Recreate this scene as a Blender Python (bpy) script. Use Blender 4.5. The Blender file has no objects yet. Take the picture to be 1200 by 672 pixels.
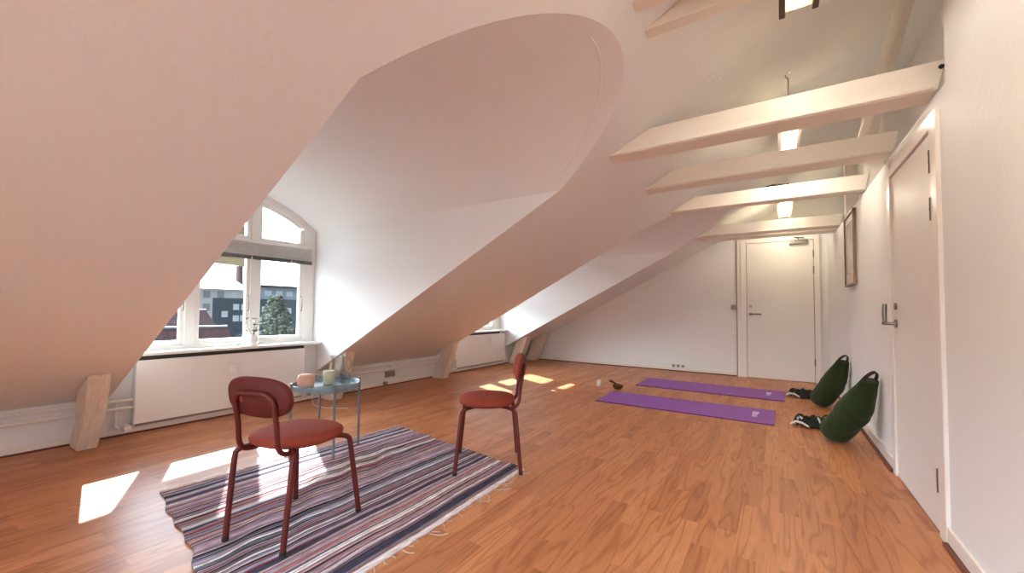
import bpy, bmesh, math, random
from mathutils import Vector, Matrix
random.seed(7)
S = bpy.context.scene
C = S.collection
PI = math.pi

# ------------------------------------------------------------------ helpers
def tag(o, label=None, cat=None, group=None, kind=None):
    if label: o['label'] = label
    if cat: o['category'] = cat
    if group: o['group'] = group
    if kind: o['kind'] = kind
    return o

def thing(name, label, cat, loc=(0, 0, 0), rotz=0.0, group=None):
    o = bpy.data.objects.new(name, None)
    o.empty_display_size = 0.1
    C.objects.link(o)
    o.location = loc
    o.rotation_euler = (0, 0, rotz)
    return tag(o, label, cat, group)

def root(name, kind='structure'):
    o = bpy.data.objects.new(name, None)
    o.empty_display_size = 0.1
    C.objects.link(o)
    o['kind'] = kind
    return o

class MB:
    def __init__(s): s.bm = bmesh.new()
    def face(s, pts):
        return s.bm.faces.new([s.bm.verts.new(p) for p in pts])
    def hexa(s, p):
        v = [s.bm.verts.new(q) for q in p]   # 0-3 bottom ring, 4-7 top ring
        for f in ((3, 2, 1, 0), (4, 5, 6, 7), (0, 1, 5, 4), (1, 2, 6, 5), (2, 3, 7, 6), (3, 0, 4, 7)):
            s.bm.faces.new([v[i] for i in f])
        return s
    def box(s, x0, x1, y0, y1, z0, z1):
        return s.hexa([(x0, y0, z0), (x1, y0, z0), (x1, y1, z0), (x0, y1, z0),
                       (x0, y0, z1), (x1, y0, z1), (x1, y1, z1), (x0, y1, z1)])
    def loft(s, rings, close=True, caps=True):
        vs = [[s.bm.verts.new(p) for p in r] for r in rings]
        n = len(rings[0])
        for a, b in zip(vs, vs[1:]):
            for i in range(n if close else n - 1):
                j = (i + 1) % n
                s.bm.faces.new((a[i], a[j], b[j], b[i]))
        if caps and close:
            s.bm.faces.new(vs[0][::-1]); s.bm.faces.new(vs[-1])
        return s
    def tube(s, pts, r, n=10, closed=False, caps=True):
        pts = [Vector(p) for p in pts]
        rr = r if isinstance(r, (list, tuple)) else [r] * len(pts)
        rings = []
        prev = None
        m = len(pts)
        for i, p in enumerate(pts):
            if closed: t = pts[(i + 1) % m] - pts[i - 1]
            elif i == 0: t = pts[1] - p
            elif i == m - 1: t = p - pts[-2]
            else: t = (pts[i + 1] - p).normalized() + (p - pts[i - 1]).normalized()
            t.normalize()
            if prev is None:
                a = Vector((0, 0, 1)) if abs(t.z) < .9 else Vector((1, 0, 0))
                u = t.cross(a).normalized()
            else:
                u = (prev - t * prev.dot(t)).normalized()
            prev = u
            w = t.cross(u)
            rings.append([tuple(p + (u * math.cos(2 * PI * k / n) + w * math.sin(2 * PI * k / n)) * rr[i]) for k in range(n)])
        if closed: rings.append(rings[0])
        return s.loft(rings, True, caps and not closed)
    def cyl(s, p0, p1, r, n=16, r1=None):
        return s.tube([p0, p1], [r, r if r1 is None else r1], n)
    def lathe(s, prof, cx=0, cy=0, n=28, wob=0):
        rings = []
        for (r, z) in prof:
            rings.append([(cx + max(r, 1e-4) * math.cos(2 * PI * k / n) * (1 + wob * math.sin(3 * 2 * PI * k / n + z * 40)),
                           cy + max(r, 1e-4) * math.sin(2 * PI * k / n), z) for k in range(n)])
        return s.loft(rings)
    def build(s, name, mat, parent=None, smooth=False, bevel=0, bseg=2, tagkind=None, subsurf=0):
        bmesh.ops.remove_doubles(s.bm, verts=s.bm.verts, dist=1e-6)
        bmesh.ops.recalc_face_normals(s.bm, faces=s.bm.faces)
        me = bpy.data.meshes.new(name)
        s.bm.to_mesh(me); s.bm.free()
        if smooth:
            for p in me.polygons: p.use_smooth = True
            try: me.set_sharp_from_angle(angle=math.radians(50))
            except Exception: pass
        me.materials.append(mat)
        o = bpy.data.objects.new(name, me)
        C.objects.link(o)
        if parent: o.parent = parent
        if bevel:
            b = o.modifiers.new('bevel', 'BEVEL'); b.width = bevel; b.segments = bseg
            b.limit_method = 'ANGLE'; b.angle_limit = math.radians(40)
        if subsurf:
            b = o.modifiers.new('sub', 'SUBSURF'); b.levels = subsurf; b.render_levels = subsurf
        if tagkind: o['kind'] = tagkind
        return o

def arc3(p0, pc, p1, n=6):
    p0, pc, p1 = Vector(p0), Vector(pc), Vector(p1)
    return [tuple(p0 * (1 - t) ** 2 + pc * 2 * t * (1 - t) + p1 * t * t) for t in [i / n for i in range(n + 1)]]

# ------------------------------------------------------------------ materials
class NT:
    def __init__(s, name):
        s.m = bpy.data.materials.new(name); s.m.use_nodes = True
        s.t = s.m.node_tree; s.t.nodes.clear()
        s.out = s.t.nodes.new('ShaderNodeOutputMaterial')
    def n(s, typ, **kw):
        nd = s.t.nodes.new(typ)
        for k, v in kw.items():
            if k.startswith('i_'):
                key = k[2:]
                key = int(key) if key.isdigit() else key.replace('_', ' ')
                nd.inputs[key].default_value = v
            else: setattr(nd, k, v)
        return nd
    def l(s, a, b): s.t.links.new(a, b)

def mat(name, col, rough=.5, metal=0, bump=0, bscale=60, var=0, vscale=3, spec=.5, sheen=0, coat=0, stretch=None, bdist=.004):
    k = NT(name)
    b = k.n('ShaderNodeBsdfPrincipled')
    b.inputs['Base Color'].default_value = (*col, 1)
    b.inputs['Roughness'].default_value = rough
    b.inputs['Metallic'].default_value = metal
    b.inputs['Specular IOR Level'].default_value = spec
    if sheen: b.inputs['Sheen Weight'].default_value = sheen
    if coat: b.inputs['Coat Weight'].default_value = coat
    k.l(b.outputs[0], k.out.inputs[0])
    tc = k.n('ShaderNodeTexCoord')
    src = tc.outputs['Object']
    if stretch:
        mp = k.n('ShaderNodeMapping'); mp.inputs['Scale'].default_value = stretch
        k.l(src, mp.inputs[0]); src = mp.outputs[0]
    if var:
        nz = k.n('ShaderNodeTexNoise', i_Scale=vscale, i_Detail=4.0)
        k.l(src, nz.inputs['Vector'])
        mx = k.n('ShaderNodeMix', data_type='RGBA')
        mx.inputs[6].default_value = (*[c * (1 - var) for c in col], 1)
        mx.inputs[7].default_value = (*[min(1, c * (1 + var)) for c in col], 1)
        k.l(nz.outputs[0], mx.inputs[0]); k.l(mx.outputs[2], b.inputs['Base Color'])
    if bump:
        nz = k.n('ShaderNodeTexNoise', i_Scale=bscale, i_Detail=5.0)
        k.l(src, nz.inputs['Vector'])
        bp = k.n('ShaderNodeBump', i_Strength=bump, i_Distance=bdist)
        k.l(nz.outputs[0], bp.inputs['Height']); k.l(bp.outputs[0], b.inputs['Normal'])
    return k.m

def emis(name, col, st):
    k = NT(name); e = k.n('ShaderNodeEmission'); e.inputs[0].default_value = (*col, 1); e.inputs[1].default_value = st
    k.l(e.outputs[0], k.out.inputs[0]); return k.m

def glassmat(name, tint=(1, 1, 1), ior=1.35):
    k = NT(name)
    t = k.n('ShaderNodeBsdfTransparent'); t.inputs[0].default_value = (*tint, 1)
    g = k.n('ShaderNodeBsdfGlossy', i_Roughness=.02)
    lw = k.n('ShaderNodeLayerWeight'); p_ = k.n('ShaderNodeMath', operation='POWER'); p_.inputs[1].default_value = 4.0; k.l(lw.outputs['Facing'], p_.inputs[0])
    f = k.n('ShaderNodeMath', operation='MULTIPLY_ADD'); f.inputs[1].default_value = .6; f.inputs[2].default_value = (ior - 1) ** 2 / (ior + 1) ** 2; k.l(p_.outputs[0], f.inputs[0])
    m = k.n('ShaderNodeMixShader')
    k.l(f.outputs[0], m.inputs[0]); k.l(t.outputs[0], m.inputs[1]); k.l(g.outputs[0], m.inputs[2]); k.l(m.outputs[0], k.out.inputs[0])
    return k.m

def floor_mat():
    k = NT('laminate_floor')
    tc = k.n('ShaderNodeTexCoord')
    sep = k.n('ShaderNodeSeparateXYZ'); k.l(tc.outputs['Object'], sep.inputs[0])
    cmb = k.n('ShaderNodeCombineXYZ'); k.l(sep.outputs[1], cmb.inputs[0]); k.l(sep.outputs[0], cmb.inputs[1])
    br = k.n('ShaderNodeTexBrick', offset=.37, offset_frequency=2, squash=1.0)
    br.inputs['Color1'].default_value = (0, 0, 0, 1); br.inputs['Color2'].default_value = (1, 1, 1, 1); br.inputs['Mortar'].default_value = (0.5, .5, .5, 1)
    br.inputs['Scale'].default_value = 1; br.inputs['Mortar Size'].default_value = 0.0
    br.inputs['Brick Width'].default_value = .55; br.inputs['Row Height'].default_value = .084
    k.l(cmb.outputs[0], br.inputs[0])
    # grain rings from a stretched noise, shifted per strip
    mp = k.n('ShaderNodeMapping'); mp.inputs['Scale'].default_value = (11, 1.1, 1); k.l(tc.outputs['Object'], mp.inputs[0])
    mu = k.n('ShaderNodeMath', operation='MULTIPLY'); mu.inputs[1].default_value = 37; k.l(br.outputs[0], mu.inputs[0])
    nz = k.n('ShaderNodeTexNoise', noise_dimensions='4D', i_Scale=1.0, i_Detail=1.0, i_Distortion=.15)
    k.l(mp.outputs[0], nz.inputs['Vector']); k.l(mu.outputs[0], nz.inputs['W'])
    m2 = k.n('ShaderNodeMath', operation='MULTIPLY'); m2.inputs[1].default_value = 42; k.l(nz.outputs[0], m2.inputs[0])
    sn = k.n('ShaderNodeMath', operation='SINE'); k.l(m2.outputs[0], sn.inputs[0])
    mr = k.n('ShaderNodeMapRange'); k.l(sn.outputs[0], mr.inputs[0])
    mr.inputs[1].default_value = -1; mr.inputs[2].default_value = 1; mr.inputs[3].default_value = 0; mr.inputs[4].default_value = 1
    fine = k.n('ShaderNodeTexNoise', i_Scale=1.0, i_Detail=6.0)
    mp2 = k.n('ShaderNodeMapping'); mp2.inputs['Scale'].default_value = (160, 9, 1); k.l(tc.outputs['Object'], mp2.inputs[0]); k.l(mp2.outputs[0], fine.inputs['Vector'])
    cr = k.n('ShaderNodeValToRGB')
    e = cr.color_ramp.elements
    e[0].position = 0; e[0].color = (*FL[0], 1); e[1].position = 1; e[1].color = (*FL[2], 1)
    q = cr.color_ramp.elements.new(.5); q.color = (*FL[1], 1)
    k.l(br.outputs[0], cr.inputs[0])
    mx = k.n('ShaderNodeMix', data_type='RGBA', blend_type='MULTIPLY'); 
    k.l(cr.outputs[0], mx.inputs[6])
    gr = k.n('ShaderNodeMix', data_type='RGBA'); gr.inputs[6].default_value = (1.06, 1.06, 1.06, 1); gr.inputs[7].default_value = (.74, .62, .54, 1)
    po = k.n('ShaderNodeMath', operation='POWER'); po.inputs[1].default_value = 5.0; k.l(mr.outputs[0], po.inputs[0])
    k.l(po.outputs[0], gr.inputs[0]); k.l(gr.outputs[2], mx.inputs[7]); mx.inputs[0].default_value = .75
    mx2 = k.n('ShaderNodeMix', data_type='RGBA', blend_type='MULTIPLY'); mx2.inputs[0].default_value = .5
    fr = k.n('ShaderNodeMapRange'); fr.inputs[1].default_value = .3; fr.inputs[2].default_value = .7; fr.inputs[3].default_value = .7; fr.inputs[4].default_value = 1.15
    k.l(fine.outputs[0], fr.inputs[0]); k.l(mx.outputs[2], mx2.inputs[6]); k.l(fr.outputs[0], mx2.inputs[7])
    b = k.n('ShaderNodeBsdfPrincipled'); b.inputs['Roughness'].default_value = .40
    b.inputs['Specular IOR Level'].default_value = .42
    k.l(mx2.outputs[2], b.inputs['Base Color'])
    bp = k.n('ShaderNodeBump', i_Strength=.12, i_Distance=.001); k.l(fine.outputs[0], bp.inputs['Height']); k.l(bp.outputs[0], b.inputs['Normal'])
    k.l(b.outputs[0], k.out.inputs[0])
    return k.m
FL = [(.43, .165, .070), (.51, .205, .088), (.58, .25, .115)]

def rug_mat():
    k = NT('rag_rug')
    tc = k.n('ShaderNodeTexCoord'); uv = k.n('ShaderNodeSeparateXYZ'); k.l(tc.outputs['UV'], uv.inputs[0])
    wob = k.n('ShaderNodeTexNoise', i_Scale=3.2, i_Detail=3.0); k.l(tc.outputs['UV'], wob.inputs['Vector'])
    wm = k.n('ShaderNodeMath', operation='MULTIPLY_ADD'); wm.inputs[1].default_value = .02; k.l(wob.outputs[0], wm.inputs[0]); k.l(uv.outputs[0], wm.inputs[2])
    # uneven stripe widths
    n1 = k.n('ShaderNodeTexNoise', noise_dimensions='1D', i_Scale=26.0, i_Detail=1.0); k.l(wm.outputs[0], n1.inputs['W'])
    ad = k.n('ShaderNodeMath', operation='MULTIPLY_ADD'); ad.inputs[1].default_value = .045; k.l(n1.outputs[0], ad.inputs[0]); k.l(wm.outputs[0], ad.inputs[2])
    sc = k.n('ShaderNodeMath', operation='MULTIPLY'); sc.inputs[1].default_value = 165; k.l(ad.outputs[0], sc.inputs[0])
    fl = k.n('ShaderNodeMath', operation='FLOOR'); k.l(sc.outputs[0], fl.inputs[0])
    wn = k.n('ShaderNodeTexWhiteNoise', noise_dimensions='1D'); k.l(fl.outputs[0], wn.inputs['W'])
    cr = k.n('ShaderNodeValToRGB'); cr.color_ramp.interpolation = 'CONSTANT'
    pal = [(.86, .78, .80), (.035, .035, .05), (.36, .22, .30), (.90, .86, .88), (.07, .07, .11), (.58, .24, .26), (.34, .31, .44), (.05, .05, .06), (.80, .74, .80),
           (.54, .38, .46), (.27, .05, .07), (.62, .36, .28), (.17, .18, .22), (.70, .62, .62), (.40, .36, .48), (.55, .27, .32), (.34, .36, .33), (.04, .05, .09)]
    el = cr.color_ramp.elements
    for i, c in enumerate(pal):
        if i < 2: q = el[i]; q.position = i / len(pal)
        else: q = el.new(i / len(pal))
        q.color = (*c, 1)
    k.l(wn.outputs[0], cr.inputs[0])
    # flecks along each strip
    mp = k.n('ShaderNodeMapping'); mp.inputs['Scale'].default_value = (260, 24, 1); k.l(tc.outputs['UV'], mp.inputs[0])
    fk = k.n('ShaderNodeTexNoise', i_Scale=1.0, i_Detail=3.0); k.l(mp.outputs[0], fk.inputs['Vector'])
    fr = k.n('ShaderNodeMapRange'); fr.inputs[1].default_value = .3; fr.inputs[2].default_value = .7; fr.inputs[3].default_value = .55; fr.inputs[4].default_value = 1.35
    k.l(fk.outputs[0], fr.inputs[0])
    mx = k.n('ShaderNodeMix', data_type='RGBA', blend_type='MULTIPLY'); mx.inputs[0].default_value = 1
    k.l(cr.outputs[0], mx.inputs[6]); k.l(fr.outputs[0], mx.inputs[7])
    b = k.n('ShaderNodeBsdfPrincipled'); b.inputs['Roughness'].default_value = .9; b.inputs['Specular IOR Level'].default_value = .15
    fc = k.n('ShaderNodeMath', operation='FRACT'); k.l(sc.outputs[0], fc.inputs[0])
    # dark line between neighbouring strips
    lt = k.n('ShaderNodeMath', operation='LESS_THAN'); lt.inputs[1].default_value = .17; k.l(fc.outputs[0], lt.inputs[0])
    m3 = k.n('ShaderNodeMix', data_type='RGBA', blend_type='MULTIPLY'); m3.inputs[7].default_value = (.22, .20, .25, 1)
    k.l(lt.outputs[0], m3.inputs[0]); k.l(mx.outputs[2], m3.inputs[6]); k.l(m3.outputs[2], b.inputs['Base Color'])
    s2 = k.n('ShaderNodeMath', operation='MULTIPLY'); s2.inputs[1].default_value = PI; k.l(fc.outputs[0], s2.inputs[0])
    s3 = k.n('ShaderNodeMath', operation='SINE'); k.l(s2.outputs[0], s3.inputs[0])
    s4 = k.n('ShaderNodeMath', operation='MULTIPLY_ADD'); s4.inputs[1].default_value = .7; k.l(fk.outputs[0], s4.inputs[0]); k.l(s3.outputs[0], s4.inputs[2])
    bp = k.n('ShaderNodeBump', i_Strength=.8, i_Distance=.006); k.l(s4.outputs[0], bp.inputs['Height']); k.l(bp.outputs[0], b.inputs['Normal'])
    k.l(b.outputs[0], k.out.inputs[0])
    return k.m

def grid_mat(name, base, lines, sx, sy, rough=.8):
    """tiles or courses: thin lines over a base colour, in object space"""
    k = NT(name)
    tc = k.n('ShaderNodeTexCoord')
    sep = k.n('ShaderNodeSeparateXYZ'); k.l(tc.outputs['Object'], sep.inputs[0])
    cmb = k.n('ShaderNodeCombineXYZ'); k.l(sep.outputs[1], cmb.inputs[0]); k.l(sep.outputs[2], cmb.inputs[1])
    br = k.n('ShaderNodeTexBrick', offset=0.0)
    br.inputs['Color1'].default_value = (*base, 1); br.inputs['Color2'].default_value = (*[c * .8 for c in base], 1); br.inputs['Mortar'].default_value = (*lines, 1)
    br.inputs['Scale'].default_value = 1; br.inputs['Mortar Size'].default_value = min(sx, sy) * .12
    br.inputs['Brick Width'].default_value = sx; br.inputs['Row Height'].default_value = sy
    k.l(cmb.outputs[0], br.inputs[0])
    b = k.n('ShaderNodeBsdfPrincipled'); b.inputs['Roughness'].default_value = rough; k.l(br.outputs[0], b.inputs['Base Color'])
    k.l(b.outputs[0], k.out.inputs[0]); return k.m

M = dict(
    plaster=mat('white_plaster', (.79, .80, .81), .62, bump=.35, bscale=35, var=.02, vscale=1.2, spec=.3),
    slope=mat('roller_painted_slope', (.785, .80, .80), .55, bump=.5, bscale=28, var=.02, vscale=1.0, spec=.35),
    dormer=mat('dormer_white', (.82, .83, .83), .6, bump=.2, bscale=30, spec=.3),
    farwall=mat('panelled_far_wall', (.79, .79, .79), .5, bump=.1, bscale=20, spec=.35),
    paint=mat('gloss_white_paint', (.82, .78, .74), .3, bump=.08, bscale=25),
    door=mat('door_paint', (.80, .78, .76), .45, bump=.05, bscale=12),
    beam=mat('painted_beam', (.82, .77, .70), .42, bump=.35, bscale=14, stretch=(1, 6, 6)),
    timber=mat('pale_painted_timber', (.74, .64, .54), .6, bump=1.0, bscale=5, var=.16, vscale=4, stretch=(6, 6, 1), bdist=.03),
    window=mat('window_paint', (.84, .83, .80), .28),
    radiator=mat('radiator_enamel', (.80, .77, .74), .3),
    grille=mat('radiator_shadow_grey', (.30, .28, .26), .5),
    sill_shade=mat('sill_shade_grey', (.055, .055, .05), .7),
    chairred=mat('brick_red_fabric', (.27, .055, .036), .9, bump=.3, bscale=400, spec=.12),
    shell=mat('dark_red_shell', (.11, .016, .013), .6, spec=.3),
    redmetal=mat('wine_red_metal', (.11, .015, .012), .4, spec=.35),
    bluemetal=mat('grey_blue_metal', (.13, .17, .195), .3),
    bluetop=mat('grey_blue_tray', (.18, .27, .33), .16),
    steel=mat('brushed_steel', (.24, .22, .20), .28, metal=.9),
    darksteel=mat('dark_steel', (.10, .09, .085), .4, metal=.6),
    greysock=mat('taupe_plastic', (.34, .28, .23), .4),
    whiteplastic=mat('white_plastic', (.80, .78, .74), .35),
    black=mat('black_plastic', (.012, .012, .012), .5),
    purple=mat('purple_foam', (.27, .095, .40), .6, bump=.25, bscale=180, spec=.3),
    purpleedge=mat('dark_purple_edge', (.11, .02, .14), .7),
    mark=mat('pale_print', (.66, .56, .76), .6),
    green=mat('dark_green_canvas', (.020, .038, .008), .85, bump=.9, bscale=9, sheen=.1, spec=.2, var=.25, vscale=6, bdist=.03),
    greenend=mat('olive_binding', (.06, .075, .03), .8),
    blackfab=mat('black_fabric', (.016, .015, .014), .85, bump=.5, bscale=60),
    whitefab=mat('white_fabric', (.68, .66, .62), .85, bump=.3, bscale=80),
    peach=mat('peach_wax', (.70, .42, .33), .6, var=.18, vscale=14, bump=.2, bscale=40),
    limewax=mat('pale_green_wax', (.60, .62, .42), .5, var=.08, vscale=12),
    candlewhite=mat('white_wax', (.80, .74, .62), .5),
    bronze=mat('hammered_bronze', (.20, .12, .04), .32, metal=.85, bump=.4, bscale=50),
    wood=mat('dark_wood', (.06, .03, .015), .5),
    frame=mat('taupe_picture_frame', (.26, .19, .145), .45),
    mount=mat('picture_mount', (.66, .58, .52), .6),
    print=mat('grey_print', (.34, .28, .25), .4, var=.45, vscale=5, coat=.5),
    leaf=mat('dark_leaf', (.02, .03, .02), .5),
    skirt_dark=mat('red_brown_strip', (.16, .035, .018), .5),
    blind=mat('grey_slats', (.85, .84, .82), .4),
    blindrail=mat('dark_grey_rail', (.10, .10, .10), .4),
    glass=glassmat('window_glass', (.97, .985, .98)),
    lamp=emis('tube_light', (1.0, .84, .22), 5),
    lamp2=emis('tube_light_far', (1.0, .86, .34), 7),
    lamphouse=mat('lamp_housing', (.78, .70, .60), .4),
    tan=mat('straw_awning', (.11, .08, .045), .9, bump=1.0, bscale=60, var=.35, vscale=30),
    extwhite=mat('pale_render', (.38, .35, .33), .9, var=.1, vscale=.6),
    extgrey=mat('blue_grey_cladding', (.19, .23, .27), .8, var=.15, vscale=.5),
    extdark=mat('dark_blue_cladding', (.028, .042, .060), .7, var=.1, vscale=.5),
    extwin=mat('far_window_dark', (.16, .18, .20), .3),
    extwinl=mat('far_window_pale', (.35, .38, .40), .3),
    metalroof=mat('grey_slate_roof', (.028, .028, .030), .6),
    brick=mat('chimney_brick', (.10, .055, .055), .9, var=.1, vscale=3),
    redtile=grid_mat('red_roof_tiles', (.075, .030, .030), (.035, .018, .02), .22, .16),
    exttree=mat('tree_leaves', (.055, .068, .045), .9, var=.5, vscale=6),
    trunk=mat('tree_bark', (.08, .06, .04), .9),
    rail=mat('pale_railing', (.14, .16, .20), .6),
    ground=mat('street_grey', (.18, .18, .18), .9),
)
M['jug'] = glassmat('jug_glass', (.86, .885, .89), 2.0)
gk = NT('clear_glass'); gb = gk.n('ShaderNodeBsdfPrincipled'); gb.inputs['Transmission Weight'].default_value = 1; gb.inputs['Roughness'].default_value = 0.0
gb.inputs['Base Color'].default_value = (.93, .95, .95, 1); gb.inputs['IOR'].default_value = 1.45; gk.l(gb.outputs[0], gk.out.inputs[0]); M['clear'] = gk.m
M['floor'] = floor_mat(); M['rug'] = rug_mat()

# ------------------------------------------------------------------ room
XL, XR, YF, YB = -4.43, .64, 7.5, -3.2
SA, SB = .315, .522                      # slope: z = SA + SB (x - XL)
zs = lambda x: SA + SB * (x - XL)
XREC = .95

floor = MB().box(XL - .2, XREC + .2, YB - .1, YF + .1, -.08, 0).build('floor', M['floor'], tagkind='structure')

DORM = [dict(n=1, yc=1.81, hw=.86, zsp=1.93, rise=.38, wr=.33),
        dict(n=2, yc=5.535, hw=.93, zsp=1.95, rise=.47, wr=.40),
        dict(n=3, yc=-1.90, hw=.86, zsp=1.93, rise=.38, wr=.33)]  # unseen third dormer, added behind the camera for daylight
def arch(d, y, rise=None, hw=None):
    rise = d['rise'] if rise is None else rise
    hw = d['hw'] if hw is None else hw
    R = (hw * hw + rise * rise) / (2 * rise)
    dy = min(abs(y - d['yc']), hw)
    return d['zsp'] + rise - (R - math.sqrt(R * R - dy * dy))
NA = 36
SKY = (-2.4, -1.7, -.85, -.25)
# sloping ceiling, cut by the dormer openings
mb = MB()
cuts = sorted(DORM, key=lambda d: d['yc'])
y = YB
for d in cuts:
    a, b = d['yc'] - d['hw'], d['yc'] + d['hw']
    if d['n'] == 1:                      # unseen roof light added behind the camera for fill
        for (xa, xb, ya, yb) in ((XL, XREC, y, SKY[2]), (XL, XREC, SKY[3], a), (XL, SKY[0], SKY[2], SKY[3]), (SKY[1], XREC, SKY[2], SKY[3])):
            mb.face([(xa, ya, zs(xa)), (xb, ya, zs(xb)), (xb, yb, zs(xb)), (xa, yb, zs(xa))])
    else:
        mb.face([(XL, y, zs(XL)), (XREC, y, zs(XREC)), (XREC, a, zs(XREC)), (XL, a, zs(XL))])
    for i in range(NA):
        y0 = a + (b - a) * i / NA; y1 = a + (b - a) * (i + 1) / NA
        x0 = XL + (arch(d, y0) - SA) / SB; x1 = XL + (arch(d, y1) - SA) / SB
        mb.face([(x0, y0, zs(x0)), (XREC, y0, zs(XREC)), (XREC, y1, zs(XREC)), (x1, y1, zs(x1))])
    y = b
mb.face([(XL, y, zs(XL)), (XREC, y, zs(XREC)), (XREC, YF, zs(XREC)), (XL, YF, zs(XL))])
ceiling = mb.build('ceiling', M['slope'], tagkind='structure')

w5 = root('window_5')
sx0, sx1, sy0, sy1 = SKY
mb = MB()
def sp(x, y, h): return (x - .46 * h, y, zs(x) + .88 * h)
for (xa, xb, ya, yb) in ((sx0, sx1, sy0 - .03, sy0), (sx0, sx1, sy1, sy1 + .03), (sx0 - .03, sx0, sy0 - .03, sy1 + .03), (sx1, sx1 + .03, sy0 - .03, sy1 + .03)):
    mb.hexa([sp(xa, ya, 0), sp(xb, ya, 0), sp(xb, yb, 0), sp(xa, yb, 0), sp(xa, ya, .16), sp(xb, ya, .16), sp(xb, yb, .16), sp(xa, yb, .16)])
mb.build('window_frame', M['window'], w5)
mb = MB(); mb.hexa([sp(sx0, sy0, .12), sp(sx1, sy0, .12), sp(sx1, sy1, .12), sp(sx0, sy1, .12), sp(sx0, sy0, .107), sp(sx1, sy0, .107), sp(sx1, sy1, .107), sp(sx0, sy1, .107)])
mb.build('pane', M['glass'], w5)
XW = -4.62                                # plane of the window wall
XG = -4.555                               # glass
for d in DORM:
    a, b = d['yc'] - d['hw'], d['yc'] + d['hw']
    mb = MB()
    # vault: ruled surface from the arch over the window to the opening in the slope
    ringw, ringo = [], []
    for i in range(NA + 1):
        yy = a + (b - a) * i / NA
        zo = arch(d, yy); xo = XL + (zo - SA) / SB
        zw = arch(d, yy, d['wr'])
        ringw.append((XW, yy, zw)); ringo.append((xo, yy, zo))
    mb.loft([ringw, ringo], close=False)
    va = mb.build('ceiling', M['dormer'], smooth=True, tagkind='structure')
    va.name = 'ceiling_dormer_vault'
    if d['n'] == 1:
        m = MB(); n_ = 22
        m.tube([tuple(Vector(ringo[i]) * (1 - .022 - .012 * math.sin(PI * (i - 16) / n_)) + Vector(ringw[i]) * (.022 + .012 * math.sin(PI * (i - 16) / n_)) - Vector((0, 0, .001))) for i in range(16, 16 + 19)], .0045, 8)
        m.build('trim_9', M['dormer'], smooth=True, tagkind='structure')
    xs = XL + (d['zsp'] - SA) / SB
    for yy, nm in ((a, 'near'), (b, 'far')):
        sgn = -1 if nm == 'near' else 1
        mb = MB()
        mb.face([(XW, yy, 0), (XL, yy, 0), (XL, yy, SA), (xs, yy, d['zsp']), (XW, yy, d['zsp'])])
        mb.build('wall_dormer_cheek', M['dormer'], tagkind='structure')
# knee wall (solid below the slope and below each window)
mb = MB()
y = YB
for d in cuts:
    a, b = d['yc'] - d['hw'], d['yc'] + d['hw']
    mb.box(XL - .12, XL, y, a, 0, SA + .02)
    mb.box(XW - .1, XL - .02, a, b, 0, .635)
    y = b
mb.box(XL - .12, XL, y, YF, 0, SA + .02)
mb.build('wall_left', M['plaster'], tagkind='structure')

# far wall
mb = MB(); mb.face([(XL - .2, YF, 0), (XREC + .1, YF, 0), (XREC + .1, YF, 3.2), (XL - .2, YF, .25)])
mb.build('wall_back', M['farwall'], tagkind='structure')
# wall behind the camera; its broad window is added for fill daylight
mb = MB()
wx0, wx1, wz0, wz1 = -1.35, .45, .10, 1.95
def bw(x0, x1, z0, z1):
    mb.box(x0, x1, YB - .15, YB, z0, z1)
bw(XL - .2, wx0, 0, 3.0); bw(wx1, XREC + .1, 0, 3.2); bw(wx0, wx1, 0, wz0); bw(wx0, wx1, wz1, 3.2)
mb.build('wall_front', M['plaster'], tagkind='structure')
w4 = root('window_4')
mb = MB()
for (x0, x1, z0, z1) in ((wx0, wx1, wz0, wz0 + .06), (wx0, wx1, wz1 - .06, wz1), (wx0, wx0 + .06, wz0, wz1), (wx1 - .06, wx1, wz0, wz1), (-.48, -.42, wz0, wz1)):
    mb.box(x0, x1, YB - .12, YB - .06, z0, z1)
mb.build('window_frame', M['window'], w4)
mb = MB(); mb.box(wx0 + .05, wx1 - .05, YB - .095, YB - .09, wz0 + .05, wz1 - .05); mb.build('pane', M['glass'], w4)

# right wall: full height near the camera, shoulder height beyond
YS = 2.53
dy0, dy1, dz1 = 2.71, 3.535, 1.925
mb = MB()
mb.box(XR, XR + .14, YB, YS, 0, 3.02)
mb.box(XR, XR + .14, YS, dy0 - .005, 0, 2.03)
mb.box(XR, XR + .14, dy1 + .005, YF, 0, 2.03)
mb.box(XR, XR + .14, dy0 - .005, dy1 + .005, dz1 + .005, 2.03)
# rounded shoulder, then the ledge behind
prof = [(XR, 2.03), (XR, 2.06), (XR + .008, 2.085), (XR + .03, 2.105), (XR + .06, 2.112), (XREC + .1, 2.112), (XREC + .1, 2.03)]
mb.loft([[(x, YS, z) for x, z in prof], [(x, YF, z) for x, z in prof]])
mb.build('wall_right', M['plaster'], tagkind='structure')
mb = MB()
mb.box(XREC, XREC + .1, YS - .05, YF, 2.1, 3.25)
mb.box(XR + .14, XREC + .1, YS - .14, YS, 2.0, 3.25)
mb.build('wall_recess', M['plaster'], tagkind='structure')
mb = MB(); mb.box(XR + .05, XR + .14, dy0 - .005, dy1 + .005, 0, dz1 + .005); mb.build('wall_behind_door', M['plaster'], tagkind='structure')

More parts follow.
